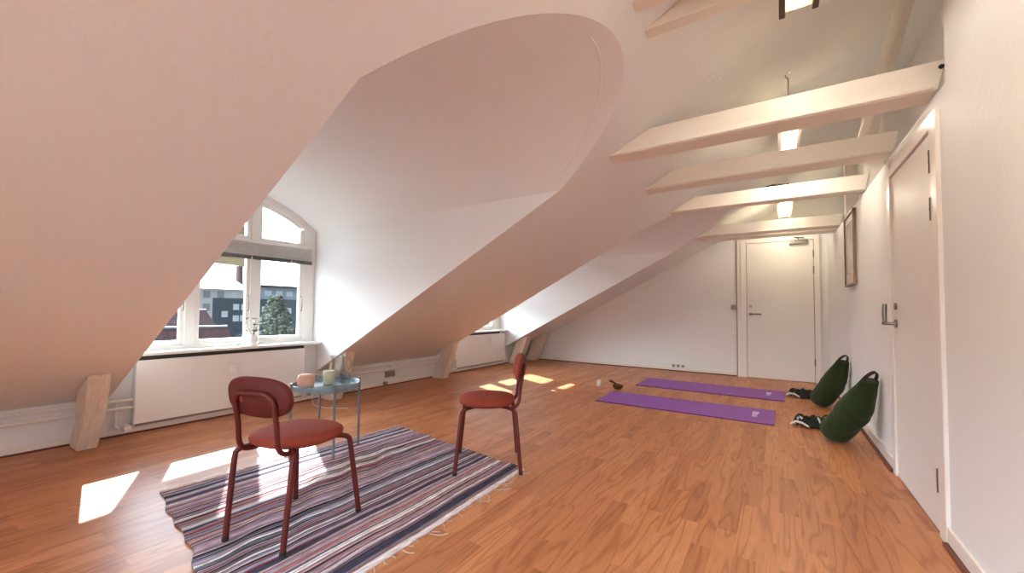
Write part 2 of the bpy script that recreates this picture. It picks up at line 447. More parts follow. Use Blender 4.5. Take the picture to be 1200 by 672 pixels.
# skirtings
mb = MB(); mb.box(XR - .014, XR, -3.1, dy0 - .095, .018, .085); mb.build('baseboard_right', M['paint'], tagkind='structure', bevel=.004)
mb = MB(); mb.box(XR - .014, XR, dy1 + .07, YF, .018, .085); mb.build('baseboard_right_far', M['paint'], tagkind='structure', bevel=.004)
mb = MB(); mb.box(XR - .030, XR, -3.1, dy0 - .095, 0, .018); mb.box(XR - .030, XR, dy1 + .07, YF, 0, .018); mb.build('trim_1', M['skirt_dark'], tagkind='structure', bevel=.004)
mb = MB(); mb.box(XL + .12, -.55, YF - .016, YF, .016, .075); mb.build('baseboard_back', M['paint'], tagkind='structure', bevel=.004)
mb = MB(); mb.box(XL + .12, -.55, YF - .026, YF, 0, .016); mb.build('trim_2', M['skirt_dark'], tagkind='structure')
mb = MB(); mb.box(XL, XL + .012, YB, YF, .012, .055); mb.build('baseboard_left', M['paint'], tagkind='structure', bevel=.003)
mb = MB(); mb.box(XL, XL + .020, YB, YF, 0, .012); mb.build('trim_3', M['skirt_dark'], tagkind='structure')
# ------------------------------------------------------------------ doors
def hinge(z, y, parent):
    m = MB(); m.cyl((XR - .012, y, z), (XR - .012, y, z + .11), .008, 10); m.box(XR - .014, XR - .002, y - .004, y + .022, z + .004, z + .106)
    m.cyl((XR - .012, y, z + .053), (XR - .012, y, z + .057), .0095, 10)
    return m.build('hinge', M['steel'], parent, smooth=True)
d2 = root('door_2')
mb = MB(); mb.box(XR - .004, XR + .045, dy0, dy1, .006, dz1); mb.build('door_leaf', M['door'], d2, bevel=.002)
mb = MB()
mb.box(XR - .016, XR + .02, dy0 - .095, dy0 - .004, 0, dz1 + .07)
mb.box(XR - .016, XR + .02, dy1 + .004, dy1 + .07, 0, dz1 + .07)
mb.box(XR - .016, XR + .02, dy0 - .004, dy1 + .004, dz1 + .004, dz1 + .07)
mb.build('door_frame', M['paint'], d2, bevel=.004)
for z in (.20, 1.49, 1.72): hinge(z, dy0 + .004, d2)
mb = MB()
mb.cyl((XR - .014, 3.48, .975), (XR, 3.48, .975), .026, 24)
mb.cyl((XR - .014, 3.48, 1.085), (XR, 3.48, 1.085), .022, 24)
mb.build('rosette', M['steel'], d2, smooth=True)
mb = MB()
mb.tube([(XR - .01, 3.48, .975), (XR - .052, 3.48, .975), (XR - .062, 3.49, .975), (XR - .064, 3.50, .975)], .010, 12)
mb.tube([(XR - .058, 3.49, .975), (XR - .06, 3.49, 1.03), (XR - .058, 3.49, 1.10)], [.010, .013, .012], 12)
mb.build('door_handle', M['steel'], d2, smooth=True)

d1 = root('door_1')
fx0, fx1, fz1 = -.395, .465, 2.13
mb = MB(); mb.box(fx0, fx1, YF - .045, YF - .012, .008, fz1); mb.build('door_leaf', M['door'], d1, bevel=.002)
mb = MB()
mb.box(fx0 - .085, fx0 - .006, YF - .05, YF, 0, fz1 + .085); mb.box(fx1 + .006, fx1 + .075, YF - .05, YF, 0, fz1 + .085)
mb.box(fx0 - .006, fx1 + .006, YF - .05, YF, fz1 + .006, fz1 + .085)
mb.build('door_frame', M['paint'], d1, bevel=.004)
mb = MB(); mb.box(fx0 - .006, fx1 + .006, YF - .012, YF - .002, 0, fz1 + .006); mb.build('frame_gap', M['darksteel'], d1)
for z in (.25, 1.62, 1.86):
    m = MB(); m.cyl((fx1 + .002, YF - .054, z), (fx1 + .002, YF - .054, z + .11), .008, 10); m.build('hinge', M['steel'], d1, smooth=True)
mb = MB(); mb.cyl((-.345, YF - .06, 1.01), (-.345, YF - .044, 1.01), .024, 20); mb.cyl((-.345, YF - .06, 1.13), (-.345, YF - .044, 1.13), .022, 20); mb.build('rosette', M['steel'], d1, smooth=True)
mb = MB(); mb.tube([(-.345, YF - .05, 1.01), (-.345, YF - .095, 1.01), (-.335, YF - .10, 1.01), (-.20, YF - .10, 1.01)], .010, 12); mb.build('door_handle', M['steel'], d1, smooth=True)
mb = MB(); mb.box(.17, .40, YF - .09, YF - .045, fz1 - .055, fz1 + .012); mb.build('door_closer', M['steel'], d1, bevel=.006)
mb = MB(); mb.tube([(.285, YF - .07, fz1 + .01), (.285, YF - .07, fz1 + .03), (.23, YF - .16, fz1 + .035)], .007, 8); mb.tube([(.23, YF - .16, fz1 + .035), (.35, YF - .06, fz1 + .04)], .007, 8)
mb.build('closer_arm', M['darksteel'], d1)
# vertical panel joint beside the door
mb = MB(); mb.box(-.545, -.53, YF - .022, YF, 0, 2.2); mb.build('trim_5', M['greysock'], tagkind='structure')
mb = MB(); mb.box(-.53, fx0 - .085, YF - .03, YF, 0, 2.215); mb.build('trim_6', M['paint'], tagkind='structure', bevel=.003)

# ------------------------------------------------------------------ windows
def arch_pts(d, y0, y1, inset, n=14):
    """points along an arch parallel to the window arch, lowered by inset"""
    return [(yy, arch(d, yy, d['wr']) - inset) for yy in [y0 + (y1 - y0) * i / n for i in range(n + 1)]]
def make_window(d, blinds=True):
    w = root('window_%d' % d['n'])
    yc, hw = d['yc'] - .03, d['hw']
    a, b = d['yc'] - hw, d['yc'] + hw
    SILL = .66
    xf0, xf1 = XW + .005, XG + .045
    ys = [yc - .78, yc - .37, yc - .22, yc + .17, yc + .31, yc + .72]   # pane edges
    zt0, zt1 = (1.60, 1.74) if d['n'] != 2 else (1.26, 1.36)                                                # transom
    ztop = d['zsp']
    # main frame: jambs, mullions, transom, bottom and arched head
    f = MB()
    def pbar(y0, y1, z0f, z1f, x0=xf0, x1=xf1):
        f.hexa([(x0, y0, z0f(y0)), (x1, y0, z0f(y0)), (x1, y1, z0f(y1)), (x0, y1, z0f(y1)),
                (x0, y0, z1f(y0)), (x1, y0, z1f(y0)), (x1, y1, z1f(y1)), (x0, y1, z1f(y1))])
    top = lambda q: arch(d, q, d['wr'])
    cst = lambda v: (lambda q: v)
    S1 = cst(SILL + .034)
    for (q0, q1) in ((a, ys[0] - .035), (ys[5] + .035, b), (ys[1] + .035, ys[2] - .035), (ys[3] + .035, ys[4] - .035)):
        pbar(q0, q1, S1, top, x1=xf1 - .004)
    pbar(a, b, cst(SILL - .01), cst(SILL + .035)); pbar(a, b, cst(zt0), cst(zt1))
    n = 20
    for i in range(n):
        y0 = a + (b - a) * i / n; y1 = a + (b - a) * (i + 1) / n
        pbar(y0, y1, (lambda q: top(q) - .085), (lambda q: top(q) + .03))
    f.build('window_frame', M['window'], w, bevel=.004)
    # sashes with panes: three casements below, three lights above
    for k in range(3):
        y0, y1 = ys[2 * k], ys[2 * k + 1]
        s = MB(); z0, z1 = SILL + .075, zt0 - .045
        x0, x1 = XG - .02, XG + .028
        s.box(x0, x1, y0 - .04, y0, z0 - .04, z1 + .04); s.box(x0, x1, y1, y1 + .04, z0 - .04, z1 + .04)
        s.box(x0, x1, y0, y1, z0 - .04, z0); s.box(x0, x1, y0, y1, z1, z1 + .04)
        so = s.build('sash', M['window'], w, bevel=.003)
        p = MB(); p.box(XG - .003, XG + .001, y0 - .005, y1 + .005, z0 - .005, z1 + .005); p.build('pane', M['glass'], so)
        hy = y1 + .02 if k != 0 else y1 + .02
        h = MB(); h.tube([(x1 + .002, hy, z0 + .27), (x1 + .02, hy, z0 + .28), (x1 + .026, hy, z0 + .35), (x1 + .02, hy, z0 + .42), (x1 + .002, hy, z0 + .43)], .005, 8)
        h.build('casement_handle', M['steel'], so, smooth=True)
        # upper light
        s = MB(); z0 = zt1 + .035
        tp = lambda q: top(q) - .115
        s.box(x0, x1, y0 - .035, y0, z0 - .035, tp(y0 - .035)); s.box(x0, x1, y1, y1 + .035, z0 - .035, tp(y1 + .035)); s.box(x0, x1, y0, y1, z0 - .035, z0)
        m_ = 8
        for i in range(m_):
            q0 = y0 + (y1 - y0) * i / m_; q1 = y0 + (y1 - y0) * (i + 1) / m_
            s.hexa([(x0, q0, tp(q0)), (x1, q0, tp(q0)), (x1, q1, tp(q1)), (x0, q1, tp(q1)),
                    (x0, q0, tp(q0) + .07), (x1, q0, tp(q0) + .07), (x1, q1, tp(q1) + .07), (x0, q1, tp(q1) + .07)])
        so = s.build('upper_sash', M['window'], w, bevel=.003)
        p = MB()
        for i in range(m_):
            q0 = y0 - .005 + (y1 - y0 + .01) * i / m_; q1 = y0 - .005 + (y1 - y0 + .01) * (i + 1) / m_
            p.face([(XG, q0, z0 - .005), (XG, q1, z0 - .005), (XG, q1, tp(q1) + .01), (XG, q0, tp(q0) + .01)])
        p.build('pane', M['glass'], so)
    # sill board; the dark strip beneath paints in its shade
    s = MB(); s.box(XW + .01, -4.335, a + .002, b - .002, SILL - .028, SILL); s.build('window_sill', M['window'], w, bevel=.006)
    s = MB(); s.box(XL - .02, -4.40, a + .12, b - .17, SILL - .075, SILL - .028); s.build('sill_shade_strip', M['sill_shade'], w)
    if blinds:
        br = tag(thing('venetian_blind', d['bl'], 'blind', (0, 0, 0)), group=None)
        by0, by1 = a + .10, b - .06
        s = MB(); s.box(XG + .05, XG + .085, by0, by1, 1.705, 1.73); s.build('head_rail', M['window'], br, bevel=.003)
        for i in range(7):
            s = MB(); z = 1.58 + i * .0175
            s.hexa([(XG + .052, by0, z), (XG + .084, by0, z + .003), (XG + .084, by1, z + .003), (XG + .052, by1, z),
                    (XG + .052, by0, z + .002), (XG + .084, by0, z + .005), (XG + .084, by1, z + .005), (XG + .052, by1, z + .002)])
            s.build('slat', M['blind'], br)
        s = MB(); s.box(XG + .052, XG + .086, by0, by1, 1.535, 1.572); s.build('bottom_rail', M['blindrail'], br, bevel=.004)
        for q in (d['yc'] - .5, d['yc'] + .16, d['yc'] + .56):
            s = MB(); s.cyl((XG + .088, q, 1.535), (XG + .088, q, 1.71), .0015, 6); s.cyl((XG + .09, q, 1.535), (XG + .09, q, 1.555), .006, 8); s.build('ladder_cord', M['whiteplastic'], br)
    return w
DORM[0]['bl'] = 'grey venetian blind drawn up under the arched top light of the nearer window'
DORM[1]['bl'] = 'venetian blind drawn up in the farther, mostly hidden window'
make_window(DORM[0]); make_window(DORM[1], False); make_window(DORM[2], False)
# long pull cord of the near blind
mb = MB(); mb.tube([(XG + .10, 2.60, 1.70), (XG + .10, 2.605, 1.2), (-4.325, 2.61, .70), (-4.325, 2.61, .34)], .0022, 6)
tag(mb.build('blind_cord', M['whiteplastic']), 'thin white blind cord hanging beside the radiator under the nearer window', 'cord')

# ------------------------------------------------------------------ radiators and pipes
def make_radiator(y0, y1, label, ymeter, zm=.455):
    t = thing('radiator', label, 'radiator', (-4.40, (y0 + y1) / 2, 0), group='radiators under the windows')
    o = Vector((-4.40, (y0 + y1) / 2, 0))
    def L(mb): 
        for v in mb.bm.verts: v.co -= o
        return mb
    m = MB(); m.box(-4.375, -4.352, y0, y1, .085, .597); L(m).build('front_panel', M['radiator'], t, bevel=.004)
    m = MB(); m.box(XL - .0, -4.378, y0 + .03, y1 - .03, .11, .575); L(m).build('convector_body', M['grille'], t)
    for yy in (y0, y1 - .02):
        m = MB(); m.box(XL + .002, -4.376, yy, yy + .02, .09, .592); L(m).build('side_cover', M['radiator'], t)
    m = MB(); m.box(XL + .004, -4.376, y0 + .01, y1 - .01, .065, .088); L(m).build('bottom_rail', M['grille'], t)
    m = MB(); m.box(-4.352, -4.318, ymeter - .022, ymeter + .022, zm - .045, zm + .045); m.box(-4.319, -4.312, ymeter - .012, ymeter + .012, zm + .01, zm + .03)
    L(m).build('heat_meter', M['whiteplastic'], t, bevel=.005)
    m = MB(); m.tube([(-4.405, y0 - .10, .285), (-4.405, y0 - .10, .08), (-4.40, y0 - .085, .066), (-4.395, y0 + .01, .066)], .009, 10); L(m).build('feed_pipe', M['whiteplastic'], t, smooth=True)
    m = MB(); m.cyl((-4.385, y0 - .045, .068), (-4.315, y0 - .045, .068), .030, 18, .026); L(m).build('valve', M['whiteplastic'], t, smooth=True, bevel=.004)
    return t
make_radiator(1.085, 2.485, 'wide flat white radiator under the nearer arched window', 1.772)
make_radiator(5.02, 6.41, 'flat white radiator under the farther window, behind the chair seen side on', 5.93, .50)

def pipe(y0, y1, z, label):
    m = MB(); m.cyl((-4.388, y0, z), (-4.388, y1, z), .0125, 12)
    for q in (y0 + .3, y1 - .3): m.box(XL, -4.388, q - .008, q + .008, z - .004, z + .004)
    return tag(m.build('heating_pipe', M['paint'], smooth=True), label, 'pipe', 'heating pipes along the low wall')
pipe(YB + .1, 1.082, .283, 'upper white heating pipe left of the nearer radiator')
pipe(YB + .1, 1.082, .222, 'lower white heating pipe left of the nearer radiator')
pipe(2.488, 5.016, .283, 'upper white heating pipe between the two radiators')
pipe(2.488, 5.016, .222, 'lower white heating pipe between the two radiators')

# ------------------------------------------------------------------ timber struts at the foot of the slope
def make_strut(y0, y1, label, xb=-4.175, ht=.225, up=.20):
    m = MB()
    rings = []
    n = 9
    for i in range(n + 1):
        t = i / n
        # front edge runs from (xb,0) up and inward to meet the slope
        xf_top = xb + .23; zf_top = zs(xf_top) - .004
        xk_top = xb - .04; zk_top = zs(xk_top) - .004
        curve = .022 * math.sin(PI * t)
        xf = xb + (xf_top - xb) * t + curve * .2; zf = zf_top * t
        xk = (xb - .215) + (xk_top - (xb - .215)) * t; zk = zk_top * t
        j = lambda: random.uniform(-.004, .004)
        wd = (y1 - y0) * (1 + .12 * t)
        c = (y0 + y1) / 2 + .012 * math.sin(t * 3) 
        rings.append([(xk, c - wd / 2 + j(), zk), (xf + j(), c - wd / 2 + j(), zf), (xf + j(), c + wd / 2 + j(), zf), (xk, c + wd / 2, zk)])
    m.loft(rings)
    return tag(m.build('timber_strut', M['timber'], bevel=.008), label, 'timber strut', 'painted timber struts at the foot of the slope')
make_strut(.735, .845, 'rough pale timber strut at the foot of the slope, left of the nearer radiator')
make_strut(2.70, 2.83, 'pale timber strut behind the round blue table')
make_strut(4.50, 4.61, 'pale timber strut just left of the farther radiator')
make_strut(6.58, 6.72, 'grooved pale timber strut right of the farther radiator')
make_strut(7.24, 7.40, 'pale timber strut in the far corner, last of the row')

# ------------------------------------------------------------------ beams
def make_beam(y0, y1, label, zb=2.115, zt=2.258, x1=.692, side=True):
    def xe(z): return XL + (z - SA) / SB + .004
    t = tag(bpy.data.objects.new('ceiling_beam', None), label, 'beam', 'white collar beams under the slope'); C.objects.link(t)
    t.location = (0, (y0 + y1) / 2, zb)
    oy, oz = (y0 + y1) / 2, zb
    m = MB()
    m.hexa([(xe(zb), y0 - oy, 0), (x1 - .03, y0 - oy, 0), (x1 - .03, y1 - oy, 0), (xe(zb), y1 - oy, 0),
            (xe(zt), y0 - oy, zt - oz), (x1, y0 - oy, zt - oz), (x1, y1 - oy, zt - oz), (xe(zt), y1 - oy, zt - oz)])
    m.build('beam_body', M['beam'], t, bevel=.007, bseg=3)
    m = MB()   # bead moulding along the lower front arris
    m.tube([(xe(zb) + .02, y0 - oy - .003, .012), (x1 - .05, y0 - oy - .003, .012)], .0085, 10)
    m.build('bead', M['beam'], t, smooth=True)
    return t
b1 = make_beam(2.70, 2.875, 'nearest full white collar beam with a dark bolt hole, above the white right-hand door')
mb = MB(); mb.tube([(.672, -.0885, .107), (.672, -.092, .107)], .011, 16); o = mb.build('bolt_hole', M['black'], b1); o['label'] = 'black bolt hole'
make_beam(3.60, 3.775, 'second full white collar beam, lit by the lamp behind it')
make_beam(4.60, 4.72, 'third full white collar beam, with a wire lying on top')
b4 = make_beam(6.32, 6.50, 'farthest white collar beam, over the far door', x1=.70)
m = MB(); xe4 = XL + (2.10 - SA) / SB + .004
m.box(xe4 + .01, .66, 6.56 - 6.41, 6.80 - 6.41, -.012, .10); m.build('rear_member', M['beam'], b4, bevel=.006)
make_beam(.80, .965, 'white collar beam of which only the tip shows at the top edge')
# higher pair over the near dormer
t = thing('ceiling_beam', 'pair of raised white planks cut short above the big arched opening', 'beam', (0, 1.8, 2.36), group='white collar beams under the slope')
for (y0, y1) in ((1.685, 1.755), (1.885, 1.955)):
    m = MB(); z0, z1 = 2.36, 2.50
    xa, xb_ = XL + (z0 - SA) / SB + .004, XL + (z1 - SA) / SB + .004
    m.hexa([(xa, y0 - 1.8, 0), (.645, y0 - 1.8, 0), (.645, y1 - 1.8, 0), (xa, y1 - 1.8, 0), (xb_, y0 - 1.8, z1 - z0), (.645, y0 - 1.8, z1 - z0), (.645, y1 - 1.8, z1 - z0), (xb_, y1 - 1.8, z1 - z0)])
    m.build('plank', M['beam'], t, bevel=.005)
# posts and brace behind the beams
m = MB(); m.hexa([(.475, 3.62, 2.25), (.535, 3.62, 2.25), (.60, 3.74, 2.25), (.53, 3.74, 2.25), (.650, 3.25, 3.05), (.70, 3.25, 3.05), (.76, 3.37, 3.07), (.71, 3.37, 3.07)])
tag(m.build('roof_post', M['beam'], bevel=.02, bseg=4), 'white plastered leaning post rising from the second beam to the roof', 'post', 'roof posts above the right wall')
m = MB(); m.hexa([(.66, 4.61, 2.112), (.79, 4.61, 2.112), (.79, 4.73, 2.112), (.66, 4.73, 2.112), (.66, 4.61, 2.965), (.79, 4.61, 3.03), (.79, 4.73, 3.03), (.66, 4.73, 2.965)])
m.bm.verts.ensure_lookup_table()
tag(m.build('roof_post', M['beam'], bevel=.008), 'upright white post at the right end of the third beam', 'post', 'roof posts above the right wall')
m = MB(); m.box(.72, .84, 6.33, 6.45, 2.112, 3.04)
tag(m.build('roof_post', M['beam'], bevel=.008), 'upright white post at the right end of the farthest beam', 'post', 'roof posts above the right wall')

# hook and loose wire on beams
m = MB(); m.tube([(.07, 2.78, 2.258), (.071, 2.78, 2.395)], .0035, 8); m.tube([(.071, 2.78, 2.39), (.062, 2.78, 2.40), (.058, 2.78, 2.412), (.066, 2.78, 2.42), (.082, 2.78, 2.424)], .0035, 8)
tag(m.build('ceiling_hook', M['steel'], smooth=True), 'small bent metal hook standing on the nearest full beam', 'hook')
m = MB()
pts = [(-.13 + .02 * i, 4.655 + .03 * math.sin(i * .9), 2.266 + .016 * abs(math.sin(i * .55))) for i in range(13)]
m.tube(pts, .006, 8); m.tube([(p[0] + .03, p[1] + .01, p[2] + .006) for p in pts[:9]], .006, 8)
tag(m.build('loose_wire', M['blackfab'], smooth=True), 'dark loose wire lying on top of the third beam', 'wire')

# ------------------------------------------------------------------ ceiling lights
LAMP_W = 2.8
def make_light(y0, y1, zb, x0, x1, label, lm, louvre=False):
    t = thing('ceiling_light', label, 'ceiling light', ((x0 + x1) / 2, (y0 + y1) / 2, zb), group='strip lights in a row along the roof')
    cx, cy = (x0 + x1) / 2, (y0 + y1) / 2
    w, l = (x1 - x0) / 2, (y1 - y0) / 2
    m = MB(); m.box(-w - .028, w + .028, -l - .02, l + .02, .045, .095); m.build('housing', M['lamphouse'], t, bevel=.012, bseg=3)
    for s_ in (-1, 1):
        m = MB(); x_ = s_ * (w + .014); m.box(x_ - .013, x_ + .013, -l - .012, l + .012, -.018, .045); m.build('side_rail', M['wood'] if louvre else M['lamphouse'], t, bevel=.004)
    m = MB(); m.box(-w, w, -l, l, .02, .046); m.build('diffuser', lm, t)
    m = MB()
    for i in range(1, 4):
        q = -w + 2 * w * i / 4; m.box(q - .0015, q + .0015, -l, l, -.002, .019)
    k = int((y1 - y0) / .035)
    for i in range(k + 1):
        q = -l + 2 * l * i / k; m.box(-w, w, q - .0008, q + .0008, .004, .019)
    m.build('louvre', M['paint'], t)
    for q in (-l * .6, l * .6):
        m = MB(); m.cyl((0, q, .09), (0, q, zs(cx) - zb), .006, 8); m.build('suspension_rod', M['lamphouse'], t)
    for i in range(5):                     # the tube's light
        li = bpy.data.lights.new('tube_lamp', 'POINT'); li.energy = LAMP_W * (1.5 if louvre else .75); li.shadow_soft_size = .012; li.color = (1.0, .89, .75)
        lo = bpy.data.objects.new('tube_lamp', li); C.objects.link(lo); lo.parent = t; lo.location = (0, -l + 2 * l * (i + .5) / 5, .001)
    return t
make_light(1.02, 2.28, 2.47, .052, .152, 'nearest strip light with a dark frame and louvre, cut by the top edge', M['lamp'], True)
make_light(3.64, 4.44, 2.47, .052, .152, 'middle strip light glowing between the first and second full beams', M['lamp2'])
make_light(5.95, 7.15, 2.45, .050, .165, 'farthest strip light above the far door', M['lamp2'])

# ------------------------------------------------------------------ wall fittings
t = thing('picture_frame', 'narrow taupe framed picture hanging on the right wall', 'picture', (XR, 5.26, 1.68))
py, pz = .30, .365
m = MB()
for (y0, y1, z0, z1) in ((-py, py, -pz, -pz + .022), (-py, py, pz - .022, pz), (-py, -py + .022, -pz, pz), (py - .022, py, -pz, pz)):
    m.box(-.028, -.001, y0, y1, z0, z1)
m.build('frame', M['frame'], t, bevel=.003)
m = MB(); m.box(-.014, -.002, -py + .02, py - .02, -pz + .02, pz - .02); m.build('mount', M['mount'], t)
m = MB(); m.box(-.016, -.0135, -py + .075, py - .075, -pz + .12, pz - .09); m.build('print', M['print'], t)

def plate(name, label, cat, c, n, axis, mm, group=None, size=.075):
    t = thing(name, label, cat, c, group=group)
    m = MB(); W = n * size / 2; H = size / 2 * 1.05
    if axis == 'y': m.box(-W, W, -.014, 0, -H, H)
    elif axis == 'x': m.box(0, .03, -W, W, -H, H)
    m.build('cover', mm, t, bevel=.004)
    for i in range(n):
        q = -W + size * (i + .5)
        m = MB()
        if axis == 'y': m.box(q - .024, q + .024, -.018, -.013, -.024, .024)
        else: m.box(.029, .034, q - .024, q + .024, -.024, .024)
        m.build('insert', M['greysock'] if mm is M['whiteplastic'] else M['frame'], t, bevel=.003)
    return t
plate('light_switch', 'small square grey switch on the far wall left of the door', 'switch', (-.59, YF - .0, 1.115), 1, 'y', M['greysock'])
plate('wall_socket', 'triple socket low on the far wall behind the mats', 'socket', (-1.44, YF - .016, .095), 3, 'y', M['whiteplastic'])
so = plate('wall_socket', 'brown double socket on the low wall between the radiators', 'socket', (XL + .012, 3.71, .155), 2, 'x', M['greysock'])
m = MB(); m.tube([(.015, .0, .03), (.014, .0, .07), (.012, .0, .13)], .006, 8); m.build('conduit', M['whiteplastic'], so)
plate('junction_box', 'small brown box at the floor below the double socket', 'socket', (XL + .012, 3.63, .032), 1, 'x', M['greysock'], size=.055)
plate('wall_socket', 'white socket low on the wall behind the table legs', 'socket', (XL + .012, 2.56, .085), 1, 'x', M['whiteplastic'], size=.06)
m = MB(); m.box(-4.384, -4.345, 2.543, 2.577, .07, .10)
pts = [(-4.346, 2.56, .085), (-4.31, 2.56, .080), (-4.26, 2.53, .03), (-4.18, 2.49, .007), (-4.05, 2.455, .007), (-3.90, 2.48, .007), (-3.78, 2.56, .007), (-3.72, 2.60, .007)]
pl = []
for a_, b_, c_ in zip(pts, pts[1:], pts[2:]):
    mA = [(a_[i] + b_[i]) / 2 for i in range(3)]; mB = [(b_[i] + c_[i]) / 2 for i in range(3)]
    pl += arc3(mA, b_, mB, 4)
cab = MB(); cab.tube([pts[0]] + pl + [pts[-1]], .0042, 8)
t = cab.build('power_cord', M['whiteplastic'], smooth=True); tag(t, 'white power cord running from the low wall onto the floor under the table', 'cord')
m.build('plug', M['black'], t, bevel=.005)

# ------------------------------------------------------------------ chairs
def superring(w, h, n=40, e=2.6, c=(0, 0)):
    pts = []
    for i in range(n):
        a = 2 * PI * i / n
        ca, sa = math.cos(a), math.sin(a)
        pts.append((c[0] + w * abs(ca) ** (2 / e) * (1 if ca >= 0 else -1), c[1] + h * abs(sa) ** (2 / e) * (1 if sa >= 0 else -1)))
    return pts
def make_chair(label, loc, rotz, bw=.165, fw=.205, hd=.205):
    t = thing('cafe_chair', label, 'chair', loc, rotz, group='brick-red chairs on the striped rug')
    # seat: domed cushion
    m = MB(); rings = []
    for (s_, z) in ((.80, .403), (.93, .406), (.985, .415), (1.0, .426), (.985, .437), (.92, .446), (.75, .453), (.45, .456), (.12, .457)):
        rings.append([(x, y + .012, z) for x, y in superring(.198 * s_, .186 * s_, 44, 2.35)])
    m.loft(rings); m.build('seat', M['chairred'], t, smooth=True)
    m = MB(); m.loft([[(x, y + .012, .394) for x, y in superring(.150, .135, 32, 2.4)], [(x, y + .012, .4045) for x, y in superring(.165, .15, 32, 2.4)]]); m.build('seat_pan', M['redmetal'], t, smooth=True)
    # backrest: rounded, slightly curved and leaning pad
    cz, cy = .640, -.205
    lean = math.radians(9)
    def P(u, v, w_):  # u across, v up, w_ thickness outwards (to the back)
        bend = .55 * u * u
        y_ = cy + bend - v * math.sin(lean) - w_ * math.cos(lean)
        return (u, y_, cz + v * math.cos(lean) - w_ * math.sin(lean))
    m = MB(); rings = []
    for (s_, w_) in ((.05, -.017), (.5, -.0165), (.85, -.015), (.96, -.010), (1.0, 0), (.96, .010), (.85, .015), (.5, .0165), (.05, .017)):
        rings.append([P(u * (s_ if s_ < .9 else 1 - (1 - s_) * .6), v * s_, w_) for u, v in superring(.178, .088, 44, 2.7)])
    m.loft(rings); bk = m.build('backrest', M['chairred'], t, smooth=True)
    m = MB(); m.loft([[P(u, v, .001) for u, v in superring(.1795, .0895, 44, 2.7)], [P(u, v, .012) for u, v in superring(.1785, .0885, 44, 2.7)], [P(u, v, .0185) for u, v in superring(.172, .083, 44, 2.7)], [P(u * .1, v * .1, .0195) for u, v in superring(.173, .083, 44, 2.7)]])
    o = m.build('back_shell', M['shell'], bk, smooth=True); o['label'] = 'dark red shell on the back of the backrest'
    # back loop: from under the seat, out, up and over behind the backrest
    h = .112
    half = [(.07, -.07, .394), (h - .012, -.11, .392)] + arc3((h, -.135, .390), (h + .002, -.190, .392), (h, -.198, .445), 6) + [(h, -.204, .52), (h, -.218, .60)]
    top = []
    for i in range(9):
        a = PI / 2 * i / 8
        u = h - .055 + .055 * math.cos(a); v = -.03 + .055 * math.sin(a) 
        q = P(u, v, .028); top.append(q)
    right = half + top
    path = right + [(-x, y, z) for x, y, z in right[::-1]]
    m = MB(); m.tube(path, .0115, 12); m.build('back_frame', M['redmetal'], t, smooth=True)
    for (sx, sy) in ((-1, -1), (1, -1), (1, 1), (-1, 1)):
        fx = (bw if sy < 0 else fw) * sx; fy = hd * sy
        kx, ky = sx * .170, sy * .168
        top_ = (kx + (fx - kx) * .10, ky + (fy - ky) * .10, .350)
        pts = [(fx, fy, .006), top_] + arc3((kx + (fx - kx) * .07, ky + (fy - ky) * .07, .363), (kx, ky, .394), (kx * .72, ky * .72, .3945), 6)[1:] + [(kx * .25, ky * .25, .3945)]
        m = MB(); m.tube(pts, .0128, 12); l = m.build('leg', M['redmetal'], t, smooth=True)
        m = MB(); m.cyl((fx, fy, 0), (fx - (fx - top_[0]) * .05, fy - (fy - top_[1]) * .05, .02), .0138, 12); m.build('foot_cap', M['black'], l)
    return t
RUGZ = .016
make_chair('brick-red padded chair seen from behind, nearest the camera', (-1.925, 1.065, RUGZ), math.atan2(.10, .39))
make_chair('brick-red padded chair seen side on at the right edge of the rug', (-1.625, 2.205, RUGZ), math.atan2(.35, -.255), bw=.20)

# ------------------------------------------------------------------ round tray table
TX, TY = -2.755, 1.745
t = thing('tray_table', 'small round grey-blue metal tray table on four thin legs, behind the nearer chair', 'table', (TX, TY, .004), math.radians(70))
R_ = .232
m = MB(); m.lathe([(0.0, .472), (.214, .472), (.220, .475), (.224, .492), (.2265, .496), (.229, .493), (.228, .466), (.222, .458), (0.0, .458)], n=48)
m.build('tray', M['bluetop'], t, smooth=True)
for k in range(4):
    a = k * PI / 2
    c, s_ = math.cos(a) * R_, math.sin(a) * R_
    m = MB(); m.cyl((c, s_, .006), (c, s_, .508), .0085, 12); l = m.build('leg', M['bluemetal'], t, smooth=True)
m = MB()
n = 40
m.loft([[((R_ - .006) * math.cos(2 * PI * i / n), (R_ - .006) * math.sin(2 * PI * i / n), z) for i in range(n + 1)] for z in (.451, .457)], close=False)
m.build('support_ring', M['bluemetal'], t)
TZ = .4768
# candles
pc = (-2.785, 1.605)
m = MB(); m.lathe([(0, 0), (.040, 0), (.050, .006), (.056, .03), (.058, .055), (.054, .080), (.046, .092), (.03, .096), (.012, .094), (0, .093)], n=32, wob=.03)
t = m.build('pillar_candle', M['peach'], smooth=True); t.location = (pc[0], pc[1], TZ); tag(t, 'squat rounded peach candle at the left of the blue tray', 'candle')
m = MB(); m.lathe([(0, 0), (.036, 0), (.039, .003), (.039, .094), (.036, .098), (.018, .096), (0, .095)], n=32)
t = m.build('pillar_candle', M['limewax'], smooth=True); t.location = (-2.795, 1.785, TZ); tag(t, 'straight pale green candle in the middle of the blue tray', 'candle')
m = MB(); m.cyl((0, 0, .094), (.001, 0, .106), .0012, 6); m.build('wick', M['black'], t)
